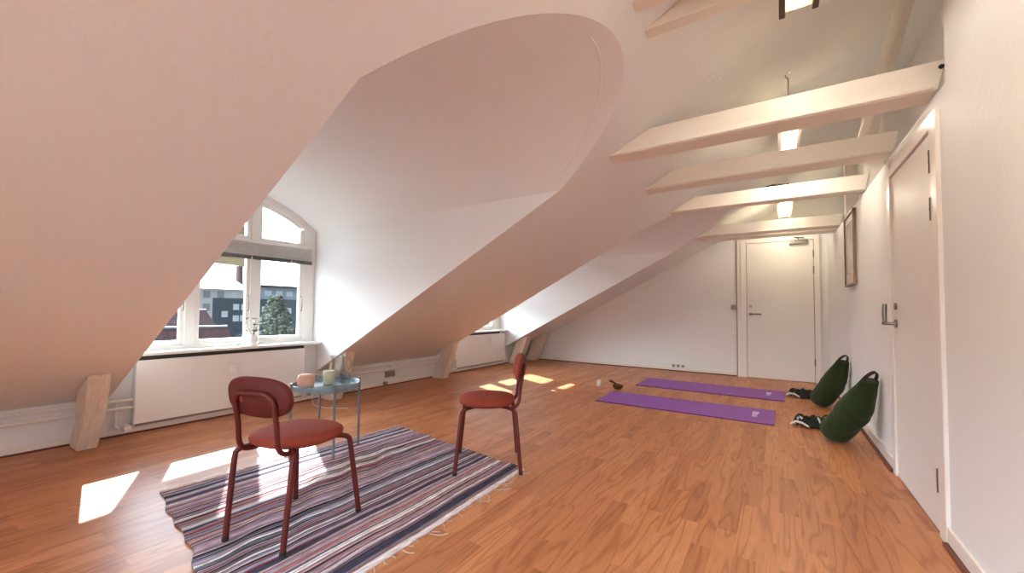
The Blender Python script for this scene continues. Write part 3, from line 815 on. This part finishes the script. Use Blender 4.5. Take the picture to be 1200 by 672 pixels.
# jug
t = thing('glass_jug', 'clear glass water jug with a curved handle on the blue tray', 'jug', (-2.83, 1.885, TZ), math.radians(40)); t.scale = (1, 1, 1.15)
m = MB(); m.lathe([(0, 0), (.046, 0), (.052, .006), (.053, .03), (.047, .11), (.046, .15), (.051, .172), (.0485, .172), (.0435, .15), (.0445, .11), (.050, .03), (.048, .012), (0, .010)], n=36)
m.bm.verts.ensure_lookup_table()
for v in m.bm.verts:
    if v.co.z > .16 and v.co.x < -.03: v.co.x -= .016
m.build('jug_body', M['jug'], t, smooth=True)
m = MB(); m.tube(arc3((.046, 0, .155), (.075, 0, .175), (.090, 0, .135), 5) + arc3((.090, 0, .135), (.098, 0, .075), (.050, 0, .055), 7)[1:], .0062, 10); m.build('handle', M['jug'], t, smooth=True)
m = MB(); m.lathe([(0, .0115), (.0475, .0115), (.0495, .03), (.0468, .07), (0, .07)], n=32)
# tumbler
m2 = MB(); m2.lathe([(0, 0), (.034, 0), (.037, .004), (.038, .082), (.0362, .082), (.0352, .010), (0, .008)], n=32)
t = m2.build('drinking_glass', M['jug'], smooth=True); t.location = (-2.735, 1.88, TZ); tag(t, 'short clear tumbler in front of the jug on the blue tray', 'glass')
m.bm.free()

# ------------------------------------------------------------------ rug
A_, B_, C_, D_ = (-2.87, .84), (-2.80, 2.47), (-1.385, 2.275), (-1.35, .60)
NX, NY = 90, 100
bm = bmesh.new(); uvl = bm.loops.layers.uv.new('UVMap')
from mathutils import noise
G = []
for i in range(NX + 1):
    row = []
    u = i / NX
    for j in range(NY + 1):
        v = j / NY
        x = (A_[0] * (1 - u) + D_[0] * u) * (1 - v) + (B_[0] * (1 - u) + C_[0] * u) * v
        y_ = (A_[1] * (1 - u) + D_[1] * u) * (1 - v) + (B_[1] * (1 - u) + C_[1] * u) * v
        e0 = noise.noise((u * 9, 3.1, 0)) * .035 * max(0, 1 - v * 6); e1 = noise.noise((u * 9, 8.1, 0)) * .022 * max(0, 1 - (1 - v) * 6)
        y_ += e0 + e1
        # soft waves of the loose weave, strongest towards the middle and the far side
        k_ = math.exp(-((u - .33) ** 2 / .03 + (v - .62) ** 2 / .05)) + .7 * math.exp(-((u - .62) ** 2 / .02 + (v - .12) ** 2 / .03)) + .5 * math.exp(-((u - .45) ** 2 / .02 + (v - .35) ** 2 / .03))
        z = .008 + .0025 * noise.noise((u * 16, v * 9, 1)) + .0015 * math.sin(u * 150 + 4 * noise.noise((v * 3, u * 2, 7))) + .019 * k_ * (.5 + .5 * math.sin(u * 95 + 3 * noise.noise((v * 4, u * 3, 2))))
        y_ += 0; x += .012 * k_ * math.sin(v * 40 + u * 20) + .006 * noise.noise((v * 5, u * 3, 5))
        row.append((bm.verts.new((x, y_, z)), u, v))
    G.append(row)
for i in range(NX):
    for j in range(NY):
        q = [G[i][j], G[i + 1][j], G[i + 1][j + 1], G[i][j + 1]]
        f = bm.faces.new([p[0] for p in q]); f.smooth = True
        for l, p in zip(f.loops, q): l[uvl].uv = (p[1], p[2])
me = bpy.data.meshes.new('rug_body'); bm.normal_update(); bm.to_mesh(me); bm.free(); me.materials.append(M['rug'])
rug = thing('rag_rug', 'striped multicoloured rag rug under both chairs and the table', 'rug', (-2.1, 1.55, 0))
ro = bpy.data.objects.new('rug_body', me); C.objects.link(ro); ro.parent = rug; ro.location = (2.1, -1.55, 0)
sm = ro.modifiers.new('thick', 'SOLIDIFY'); sm.thickness = .007; sm.offset = -1
# knotted fringe threads along the near edge and a fuzzy far edge
def P_rug(u, v):
    return ((A_[0] * (1 - u) + D_[0] * u) * (1 - v) + (B_[0] * (1 - u) + C_[0] * u) * v, (A_[1] * (1 - u) + D_[1] * u) * (1 - v) + (B_[1] * (1 - u) + C_[1] * u) * v)
rnd = random.Random(4)
for i in range(34):
    v = .03 + .95 * (i + rnd.random() * .8) / 34
    x0, y0 = P_rug(1, v)
    ln = rnd.uniform(.015, .045) if rnd.random() < .7 else rnd.uniform(.05, .085)
    an = rnd.uniform(-.9, .9)
    p = [(x0 - .006, y0, .009), (x0 + ln * .4, y0 + ln * .25 * an, .004), (x0 + ln * .8, y0 + ln * .8 * an, .003), (x0 + ln, y0 + ln * 1.3 * an + rnd.uniform(-.012, .012), .003)]
    m = MB(); m.tube(p, .0016, 5)
    m.build('fringe_thread', M['whitefab'], rug).location = (2.1, -1.55, 0)
m = MB(); pts = []
for i in range(160):
    v = i / 159; x0, y0 = P_rug(0, v)
    pts.append((x0 + rnd.uniform(-.012, .006), y0 + rnd.uniform(-.004, .004), .008 + rnd.uniform(0, .006)))
m.tube(pts, .0035, 5)
m.build('edge_binding', M['whitefab'], rug).location = (2.1, -1.55, 0)

# ------------------------------------------------------------------ yoga mats
def make_mat(c, label):
    (x0, y0), (x1, y1), (x2, y2), (x3, y3) = c
    cx, cy = (x0 + x2) / 2, (y0 + y2) / 2
    t = thing('yoga_mat', label, 'yoga mat', (cx, cy, 0), group='purple mats in front of the far wall')
    loc = [(x - cx, y - cy) for x, y in c]
    m = MB(); m.hexa([(x, y, .0003) for x, y in loc] + [(x, y, .0108) for x, y in loc]); m.build('mat_edge', M['purpleedge'], t)
    m = MB(); m.hexa([(x * .999, y * .998, .0109) for x, y in loc] + [(x * .999, y * .998, .0125) for x, y in loc]); m.build('mat_surface', M['purple'], t)
    # small pale printed mark near the right end: a knot-like loop over a short word-like stroke
    mm = MB(); ex = loc[1][0] - .16; ey = (loc[1][1] + loc[2][1]) / 2
    ring = [(ex + .016 * math.sin(2 * a), ey + .06 + .030 * math.sin(a), .0133) for a in [2 * PI * i / 20 for i in range(20)]]
    mm.tube(ring, .0036, 5, closed=True)
    for k, q in enumerate((.02, -.005, -.03, -.055)):
        mm.tube([(ex - .010, ey + q, .0133), (ex + .010, ey + q - .006, .0133)], .0035, 5)
    mm.tube([(ex - .012, ey + .02, .0133), (ex - .012, ey - .062, .0133)], .003, 5)
    for v_ in mm.bm.verts: v_.co.x = ex + (v_.co.x - ex) * 1.7; v_.co.y = ey + (v_.co.y - ey) * 1.5
    mm.build('printed_mark', M['mark'], t)
    return t
make_mat([(-1.752, 4.445), (-.030, 4.437), (-.020, 5.075), (-1.757, 5.072)], 'nearer of the two purple yoga mats')
make_mat([(-1.660, 5.700), (.066, 5.690), (.086, 6.350), (-1.668, 6.420)], 'farther purple yoga mat, closer to the far wall')

# ------------------------------------------------------------------ candle and singing bowl
m = MB(); m.lathe([(0, 0), (.026, 0), (.028, .004), (.027, .075), (.022, .086), (.010, .089), (0, .089)], n=24)
t = m.build('small_candle', M['candlewhite'], smooth=True); t.location = (-2.055, 5.335, 0); tag(t, 'small white pillar candle standing alone on the floor', 'candle')
t = thing('singing_bowl', 'small bronze singing bowl on the floor beside the white candle', 'bowl', (-1.78, 5.30, 0))
m = MB(); m.lathe([(0, 0), (.03, 0), (.050, .008), (.068, .030), (.073, .056), (.069, .056), (.063, .032), (.046, .013), (0, .008)], n=32); m.build('bowl', M['bronze'], t, smooth=True)
m = MB(); m.tube([(.045, -.01, .045), (-.03, .01, .068), (-.075, .02, .082), (-.115, .03, .094)], [.012, .011, .014, .017], 10); m.build('striker', M['wood'], t, smooth=True)

# ------------------------------------------------------------------ green bolster bags
def make_bag(c0, c1, label, seed):
    t = thing('bolster_bag', label, 'bolster', (c0[0], c0[1], 0), group='green bolsters leaning on the right wall')
    o = Vector((c0[0], c0[1], 0))
    a = Vector(c0) - o; b = Vector(c1) - o
    ax = (b - a).normalized()
    side = ax.cross(Vector((0, 0, 1))).normalized(); up_ = side.cross(ax).normalized()
    rings = []; N = 40; n = 34
    L_ = (b - a).length
    for i in range(n + 1):
        s_ = i / n
        bendv = up_ * (-.030 * math.sin(PI * s_))
        p = a + (b - a) * s_ + bendv
        if s_ < .16: r1 = r2 = .107 * math.sqrt(max(.08, 1 - (1 - s_ / .16) ** 2))
        else:
            q = max(0, (s_ - .55) / .45)
            r1 = .107 - .040 * q ** 1.3; r2 = .107 - .075 * q ** 1.5
        rg = []
        for k in range(N):
            th = 2 * PI * k / N
            w_ = 1 + .035 * noise.noise((math.cos(th) * 1.7 + seed, math.sin(th) * 1.7, s_ * 5)) + .030 * math.sin(th * 9 + seed) * max(0, s_ - .55) + .014 * noise.noise((th * 3, s_ * 16, seed)) + .060 * math.sin(s_ * 40 + 3 * math.cos(th + .7)) * math.exp(-((s_ - .52) / .15) ** 2) * (.5 + .5 * math.cos(th - 2.6))
            rg.append(tuple(p + side * (r1 * w_ * math.cos(th)) + up_ * (r2 * w_ * math.sin(th))))
        rings.append(rg)
    m = MB(); m.loft(rings); m.build('bag_body', M['green'], t, smooth=True)
    t.location.z = .001 - min(p[2] for rg in rings for p in rg)
    # carrying loop at the top
    m = MB(); pts = []
    for k in range(15):
        th = PI * k / 14
        pts.append(b + side * (.058 * math.cos(th)) + ax * (-.05 + .125 * math.sin(th)) + up_ * .01)
    rl = []
    for k, p in enumerate(pts):
        q = pts[min(k + 1, 14)] - pts[max(k - 1, 0)]; q.normalize(); nn = q.cross(up_).normalized()
        rl.append([tuple(p + nn * .004 + up_ * .011), tuple(p - nn * .004 + up_ * .011), tuple(p - nn * .004 - up_ * .011), tuple(p + nn * .004 - up_ * .011)])
    m.loft(rl); m.build('carry_loop', M['blackfab'], t)
    return t
make_bag((.35, 4.25, .094), (.575, 3.98, .61), 'nearer dark green bolster bag leaning against the right wall', 1.3)
make_bag((.37, 5.72, .094), (.575, 5.46, .60), 'farther dark green bolster bag leaning against the right wall', 5.7)

# heaps of straps beside each bolster
def ribbon(m, pts, w=.035, th=.004, twist=0.0):
    pts = [Vector(p) for p in pts]; n = len(pts); rl = []
    for k, p in enumerate(pts):
        q = (pts[min(k + 1, n - 1)] - pts[max(k - 1, 0)]).normalized()
        upv = Vector((math.sin(twist * k), math.cos(twist * k) * .3, 1)).normalized()
        sd = q.cross(upv).normalized(); u2 = sd.cross(q).normalized()
        rl.append([tuple(p + sd * w / 2 + u2 * th), tuple(p - sd * w / 2 + u2 * th), tuple(p - sd * w / 2 - u2 * th), tuple(p + sd * w / 2 - u2 * th)])
    m.loft(rl)
def make_straps(x, y, label, s, white=True, mats=None):
    t = thing('strap_bundle', label, 'straps', (x, y, 0), group='bundles of dark straps beside the bolsters'); t.scale = (1.15, 1.15, 1.35)
    r = random.Random(s)
    def loop(rad, h, cx, cy, n=16, a0=0, a1=2 * PI, sq=.6, ph=0):
        return [(cx + rad * math.cos(a0 + (a1 - a0) * i / n), cy + rad * sq * math.sin(a0 + (a1 - a0) * i / n), .012 + h * (.5 + .5 * math.sin(ph + 2 * (a0 + (a1 - a0) * i / n)))) for i in range(n + 1)]
    # crumpled cloth lump
    m = MB(); N = 28; rings = []
    for i in range(9):
        z = .002 + .062 * i / 8; f_ = math.sqrt(max(0.02, 1 - (i / 8.2) ** 2))
        rings.append([(( .115 + .035 * noise.noise((math.cos(2 * PI * k / N) * 2 + s, math.sin(2 * PI * k / N) * 2, i * .25))) * f_ * math.cos(2 * PI * k / N),
                       (.075 + .03 * noise.noise((math.cos(2 * PI * k / N) * 2, math.sin(2 * PI * k / N) * 2 + s, i * .3))) * f_ * math.sin(2 * PI * k / N), z + .012 * noise.noise((k * .5, i * .4, s))+.006) for k in range(N)])
    m.loft(rings); m.build('folded_cloth', M['blackfab'], t, smooth=True)
    for j, (rad, h, cx, cy, ph) in enumerate(((.075, .055, -.06, -.01, .3), (.055, .07, .02, -.03, 1.5), (.06, .05, .07, -.015, 2.4), (.05, .06, -.10, .0, 4.0))):
        m = MB(); ribbon(m, loop(rad, h, cx, cy, ph=ph), .030, .004, .25 + j * .2); m.build('strap', M['blackfab'], t)
    if white:
        m = MB(); ribbon(m, loop(.07, .055, -.06, -.025, ph=.5, a0=.3, a1=4.1), .012, .005, .2); ribbon(m, loop(.045, .06, .045, -.05, ph=1.5, a0=2.2, a1=5.8), .012, .005, .3)
        m.build('white_edging', M['whitefab'], t)
    m = MB(); ribbon(m, [(-.17, -.05, .012), (-.14, -.06, .035), (-.10, -.065, .030), (-.06, -.08, .012)], .045, .006, .1); m.build('white_end', M['whitefab'], t)
    return t
make_straps(.30, 4.60, 'black straps with white edging heaped beside the nearer green bolster', 2)
make_straps(.29, 6.12, 'dark strap bundle beside the farther green bolster', 9, white=False)
m = MB(); m.tube([(.40 + .045 * math.cos(a), 4.86 + .03 * math.sin(a), .015 + .05 * (.5 + .5 * math.sin(a))) for a in [2 * PI * i / 18 for i in range(18)]], .008, 8, closed=True)
tag(m.build('yoga_strap', M['greenend'], smooth=True), 'olive strap loop on the floor behind the nearer green bolster', 'strap')

# ------------------------------------------------------------------ ornaments on the sill
t = thing('flower_vase', 'tiny white vase with dark leaves and white flowers on the window sill', 'vase', (-4.42, 1.98, .66)); t.scale = (1.5, 1.5, 1.5)
m = MB(); m.lathe([(0, 0), (.022, 0), (.034, .018), (.036, .038), (.024, .062), (.018, .072), (.015, .072), (.02, .058), (0, .01)], n=24); m.build('vase', M['whiteplastic'], t, smooth=True)
r = random.Random(3)
for k in range(5):
    an = r.uniform(0, 2 * PI); h_ = r.uniform(.13, .20)
    e_ = (.035 * math.cos(an), .035 * math.sin(an), h_)
    m = MB(); m.tube([(0, 0, .05), (e_[0] * .3, e_[1] * .3, h_ * .6), e_], .0015, 6); st = m.build('stem', M['leaf'], t)
    for q in range(3):
        z_ = .09 + .04 * q; b_ = r.uniform(0, 2 * PI); d_ = .028
        m = MB(); c0 = Vector((e_[0] * z_ / h_, e_[1] * z_ / h_, z_)); tip = c0 + Vector((d_ * math.cos(b_), d_ * math.sin(b_), .012))
        sd = Vector((-math.sin(b_), math.cos(b_), 0)) * .009; mid = (c0 + tip) / 2 + Vector((0, 0, .004))
        m.loft([[tuple(c0), tuple(mid + sd), tuple(tip), tuple(mid - sd)], [tuple(c0 + Vector((0, 0, .002))), tuple(mid + sd + Vector((0, 0, .002))), tuple(tip + Vector((0, 0, .002))), tuple(mid - sd + Vector((0, 0, .002)))]])
        m.build('leaf', M['leaf'], st)
    m = MB(); bmesh.ops.create_icosphere(m.bm, subdivisions=2, radius=.013)
    for v in m.bm.verts: v.co = Vector((v.co.x * (1 + .3 * math.sin(5 * math.atan2(v.co.y, v.co.x))), v.co.y * (1 + .3 * math.sin(5 * math.atan2(v.co.y, v.co.x))), v.co.z * .6)) + Vector(e_)
    m.build('flower', M['whitefab'], t, smooth=True)
def bird(y_, label, s_):
    t = thing('bird_ornament', label, 'ornament', (-4.40, y_, .66), s_, group='small white figures on the sill')
    m = MB(); m.tube([(0, -.035, .016), (0, -.02, .017), (0, 0, .017), (0, .018, .020), (0, .028, .030), (0, .036, .032)], [.003, .012, .016, .013, .009, .003], 14); m.build('body', M['whiteplastic'], t, smooth=True)
    m = MB(); m.tube([(.010, .01, .022), (.017, -.012, .024), (.014, -.034, .020)], [.004, .008, .002], 8); m.tube([(-.010, .01, .022), (-.017, -.012, .024), (-.014, -.034, .020)], [.004, .008, .002], 8); m.build('wing', M['whiteplastic'], t, smooth=True)
bird(1.68, 'small white bird figure on the sill, farther left of the vase', .4)
bird(1.83, 'small white bird figure on the sill, next to the vase', -.3)

# ------------------------------------------------------------------ outside the window
GZ = -14.0
def bld(name, label, cat='building', group=None): return thing(name, label, cat, (0, 0, 0), group=group)
m = MB(); m.box(-160, XL - 3, -80, 120, GZ - .2, GZ)
o = m.build('street_ground', M['ground']); o['kind'] = 'structure'
t = bld('pale_apartment_building', 'long pale building with rows of windows beyond the roofs')
m = MB(); m.box(-62, -50, 4.0, 21.4, GZ, 3.0); m.build('wall', M['extwhite'], t)
m = MB(); m.hexa([(-62.5, 3.6, 3.0), (-49.6, 3.6, 3.0), (-49.6, 21.8, 3.0), (-62.5, 21.8, 3.0), (-58, 3.6, 4.1), (-53, 3.6, 4.1), (-53, 21.8, 4.1), (-58, 21.8, 4.1)]); m.build('roof', M['metalroof'], t)
for r_ in range(4):
    for c_ in range(13):
        y0 = 4.8 + c_ * 1.27; z0 = 2.0 - r_ * 1.35
        f = MB(); f.box(-50.06, -49.96, y0, y0 + .62, z0, z0 + .75); f.build('window', M['extwin'] if (c_ + r_) % 3 else M['extwinl'], t)
t = bld('grey_office_building', 'flat-roofed blue-grey building seen through the right-hand pane')
m = MB(); m.hexa([(-58, 27.2, GZ), (-48, 22, GZ), (-48, 34, GZ), (-58, 34, GZ), (-58, 27.2, 3.3), (-48, 22, 3.3), (-48, 34, 3.3), (-58, 34, 3.3)]); m.build('wall', M['extgrey'], t)
m = MB(); m.hexa([(-58.3, 27.2, 3.3), (-47.7, 21.8, 3.3), (-47.7, 34.2, 3.3), (-58.3, 34.2, 3.3), (-58.3, 27.2, 3.55), (-47.7, 21.8, 3.55), (-47.7, 34.2, 3.55), (-58.3, 34.2, 3.55)]); m.box(-53, -52, 23, 24, 3.5, 4.2); m.build('roof', M['metalroof'], t)
for c_ in range(8):
    f = MB(); f.box(-48.02, -47.94, 22.6 + c_ * 1.2, 23.3 + c_ * 1.2, 2.35, 2.95); f.build('window', M['extwinl'], t)
t = bld('dark_blue_building', 'dark blue block with pale windows in front of the long pale building')
m = MB(); m.hexa([(-38, 14.4, GZ), (-32, 11.75, GZ), (-32, 18.2, GZ), (-38, 18.2, GZ), (-38, 14.4, 1.68), (-32, 11.75, 1.68), (-32, 18.2, 1.68), (-38, 18.2, 1.68)]); m.build('wall', M['extdark'], t)
for (y0, z0) in ((13.0, .85), (13.5, .85), (12.3, .35), (13.0, .05), (13.45, .05), (14.9, .7), (15.5, .7), (16.1, -.1), (16.7, .6), (12.3, -.6)):
    f = MB(); f.box(-32.03, -31.95, y0, y0 + .36, z0, z0 + .42); f.build('window', M['extwinl'], t)
t = bld('factory_chimney', 'tall tapering brick chimney rising behind the pale roof', 'chimney')
m = MB(); m.lathe([(.85, GZ), (.58, 2.0), (.40, 6.55), (.44, 6.6), (.44, 6.9), (0, 6.9)], -64.0, 26.65, 20); m.build('stack', M['brick'], t, smooth=True)
def tiled(label, x0, x1, y0, y1, zr, zb):
    t = bld('tiled_house', label, 'house', 'red tiled roofs below the window')
    m = MB(); xm = (x0 + x1) / 2
    m.hexa([(x0, y0 - .0, zb), (x1, y0, zb), (x1, y1 + .5, zb), (x0, y1 + .5, zb), (xm - .03, y0, zr), (xm + .03, y0, zr), (xm + .03, y1, zr), (xm - .03, y1, zr)])
    m.build('roof', M['redtile'], t)
    m = MB(); m.box(x0 + .3, x1 - .3, y0 + .2, y1 + .1, GZ, zb); m.build('wall', M['extwhite'], t)
    m = MB(); m.cyl((xm, y0, zr + .01), (xm, y1, zr + .01), .04, 8); m.build('ridge', M['rail'], t)
tiled('farther red tiled roof with a straight ridge below the pale building', -19.0, -14.5, -1.0, 5.95, .92, -1.2)
tiled('nearest red tiled roof along the bottom of the window', -13.6, -10.6, -3.0, 4.78, .52, -1.6)
# tree
def tree(x, y_, zt, rad, label, s):
    t = bld('leafy_tree', label, 'tree')
    m = MB(); m.tube([(x, y_, GZ), (x + .1, y_, zt - rad * 3), (x, y_, zt - rad)], [.25, .16, .05], 10); m.build('trunk', M['trunk'], t)
    r = random.Random(s); m = MB()
    for k in range(2400):
        a, h_ = r.uniform(0, 2 * PI), r.random()
        rr = rad * math.sqrt(r.random()) * (1.08 - h_) ** .7 * 1.15
        c0 = Vector((x + rr * math.cos(a), y_ + rr * math.sin(a), zt - rad * 3.2 * (1 - h_)))
        u_ = Vector((r.uniform(-1, 1), r.uniform(-1, 1), r.uniform(-1, 1))).normalized(); v_ = u_.orthogonal().normalized()
        q = .085
        m.bm.faces.new([m.bm.verts.new(c0 + u_ * q), m.bm.verts.new(c0 + v_ * q * .6), m.bm.verts.new(c0 - u_ * q), m.bm.verts.new(c0 - v_ * q * .6)])
    me = bpy.data.meshes.new('foliage'); m.bm.to_mesh(me); m.bm.free(); me.materials.append(M['exttree']); fo = bpy.data.objects.new('foliage', me); C.objects.link(fo); fo.parent = t
tree(-20, 9.95, 1.60, 1.15, 'bushy grey-green tree outside the right-hand pane', 1)
tree(-17.5, 7.05, -.05, .5, 'small green tree behind the middle casement', 2)
t = bld('roof_railing', 'low pale railing outside below the tree', 'railing')
m = MB(); m.cyl((-12, 5.25, .22), (-12, 7.6, .22), .03, 8)
m.build('handrail', M['rail'], t)
for k in range(5):
    m = MB(); m.cyl((-12, 5.3 + k * .55, -.6), (-12, 5.3 + k * .55, .22), .02, 8); m.build('post', M['rail'], t)
m = MB(); m.box(-13, -11.9, 5.2, 7.8, -1.5, -.3); m.build('deck', M['rail'], t)
# hoods added over the two dormer windows to block the high sun
for d in DORM[:2]:
    m = MB(); dd, zh = (.84, 2.36) if d['n'] == 1 else (1.25, 2.38)
    a, b = d['yc'] - d['hw'] - .15, d['yc'] + d['hw'] + .6
    m.box(XW - dd, XW - .02, a, b, zh, zh + .06)
    o = m.build('trim_%d' % (6 + d['n']), M['rail'], tagkind='structure')
# straw awnings: far one added unseen, both shaped to cut the sun short
for d, lb in ((DORM[0], 'straw-coloured awning hanging outside the nearer window'), (DORM[1], 'unseen straw-coloured awning added outside the farther window to cut the sun')):
    yc = d['yc']; x_ = -5.33
    t = thing('straw_awning', lb, 'awning', (x_, yc, 1.5))
    m = MB(); ya, yb, yc2 = -1.0, .02, .47
    m.hexa([(-.015, ya, .34), (.015, ya, .34), (.015, yb, .20), (-.015, yb, .20), (-.1, ya, .80), (-.07, ya, .80), (-.07, yb, .80), (-.1, yb, .80)])
    m.hexa([(-.015, yb, .045), (.015, yb, .045), (.015, yc2, .03), (-.015, yc2, .03), (-.1, yb, .80), (-.07, yb, .80), (-.07, yc2, .76), (-.1, yc2, .76)])
    m.build('awning_cloth', M['tan'], t)
    m = MB(); m.tube([(-.08, ya, .815), (-.08, yb, .815), (-.08, yc2, .775)], .015, 8); 
    for q in (ya + .1, yb - .1): m.tube([(-.08, q, .815), (.71 - .012, q, .835)], .012, 8)
    m.build('awning_pole', M['trunk'], t)

# ------------------------------------------------------------------ light
sun = bpy.data.lights.new('sun', 'SUN'); sun.energy = 9.0; sun.angle = math.radians(.6); sun.color = (1.0, .95, .88)
so = bpy.data.objects.new('sun', sun); C.objects.link(so)
so.rotation_euler = Vector((1, -.447, -.68)).to_track_quat('-Z', 'Y').to_euler()
W = bpy.data.worlds.new('sky'); S.world = W; W.use_nodes = True
nt = W.node_tree; nt.nodes.clear()
wo = nt.nodes.new('ShaderNodeOutputWorld'); bg = nt.nodes.new('ShaderNodeBackground'); nt.links.new(bg.outputs[0], wo.inputs[0])
tc = nt.nodes.new('ShaderNodeTexCoord'); sp = nt.nodes.new('ShaderNodeSeparateXYZ'); nt.links.new(tc.outputs['Generated'], sp.inputs[0])
mr = nt.nodes.new('ShaderNodeMapRange'); mr.interpolation_type = 'SMOOTHSTEP'
mr.inputs[1].default_value = .02; mr.inputs[2].default_value = .22; mr.inputs[3].default_value = .8; mr.inputs[4].default_value = 10.5
nt.links.new(sp.outputs[2], mr.inputs[0])
# sky boosted towards the window side and the rear, as interior fill
dt = nt.nodes.new('ShaderNodeVectorMath'); dt.operation = 'DOT_PRODUCT'; dt.inputs[1].default_value = (-.85, -.60, -.40)
nt.links.new(tc.outputs['Generated'], dt.inputs[0])
m3 = nt.nodes.new('ShaderNodeMapRange'); m3.inputs[1].default_value = -.1; m3.inputs[2].default_value = .45; m3.inputs[3].default_value = .045; m3.inputs[4].default_value = 1.0
nt.links.new(dt.outputs['Value'], m3.inputs[0])
mm = nt.nodes.new('ShaderNodeMath'); mm.operation = 'MULTIPLY'; nt.links.new(mr.outputs[0], mm.inputs[0]); nt.links.new(m3.outputs[0], mm.inputs[1])
cr = nt.nodes.new('ShaderNodeValToRGB'); e = cr.color_ramp.elements
e[0].position = .0; e[0].color = (.86, .93, 1.0, 1); e[1].position = .6; e[1].color = (.66, .83, 1.0, 1)
nt.links.new(sp.outputs[2], cr.inputs[0]); nt.links.new(cr.outputs[0], bg.inputs[0]); nt.links.new(mm.outputs[0], bg.inputs[1])
# portals guide the daylight through the window openings
def portal(loc, rot, sx, sy):
    l = bpy.data.lights.new('window_portal', 'AREA'); l.shape = 'RECTANGLE'; l.size = sx; l.size_y = sy; l.cycles.is_portal = True
    o = bpy.data.objects.new('window_portal', l); C.objects.link(o); o.location = loc; o.rotation_euler = rot
for d in DORM: portal((XW - .06, d['yc'], 1.45), (0, -PI / 2, 0), 1.65, 1.75)
portal((-2.15 - .1, -.55, zs(-2.15) + .2), (0, math.atan(SB) * -1, 0), .8, .6)
portal(((wx0 + wx1) / 2, YB - .18, (wz0 + wz1) / 2), (PI / 2, 0, 0), wx1 - wx0, wz1 - wz0)

# ------------------------------------------------------------------ camera
f, cy, yaw, pit, roll = 472.764, 346.714, .580616, .0352642, .00925346
fw = Vector((-math.sin(yaw) * math.cos(pit), math.cos(yaw) * math.cos(pit), math.sin(pit)))
r0 = Vector((math.cos(yaw), math.sin(yaw), 0)); u0 = r0.cross(fw)
rr = r0 * math.cos(roll) + u0 * math.sin(roll); uu = -r0 * math.sin(roll) + u0 * math.cos(roll)
cam = bpy.data.cameras.new('camera'); co = bpy.data.objects.new('camera', cam); C.objects.link(co)
co.matrix_world = Matrix(((rr.x, uu.x, -fw.x, 0), (rr.y, uu.y, -fw.y, 0), (rr.z, uu.z, -fw.z, 1.04), (0, 0, 0, 1)))
cam.sensor_width = 36; cam.lens = 36 * f / 1200; cam.shift_y = (cy - 336) / 1200; cam.clip_start = .02; cam.clip_end = 400
S.camera = co
S.view_settings.view_transform = 'Standard'; S.view_settings.look = 'None'; S.view_settings.gamma = 1
S.view_settings.use_curve_mapping = False
S.view_settings.exposure = 1.7
S.cycles.use_denoising = True
S.cycles.max_bounces = 10; S.cycles.diffuse_bounces = 7; S.cycles.sample_clamp_indirect = 8
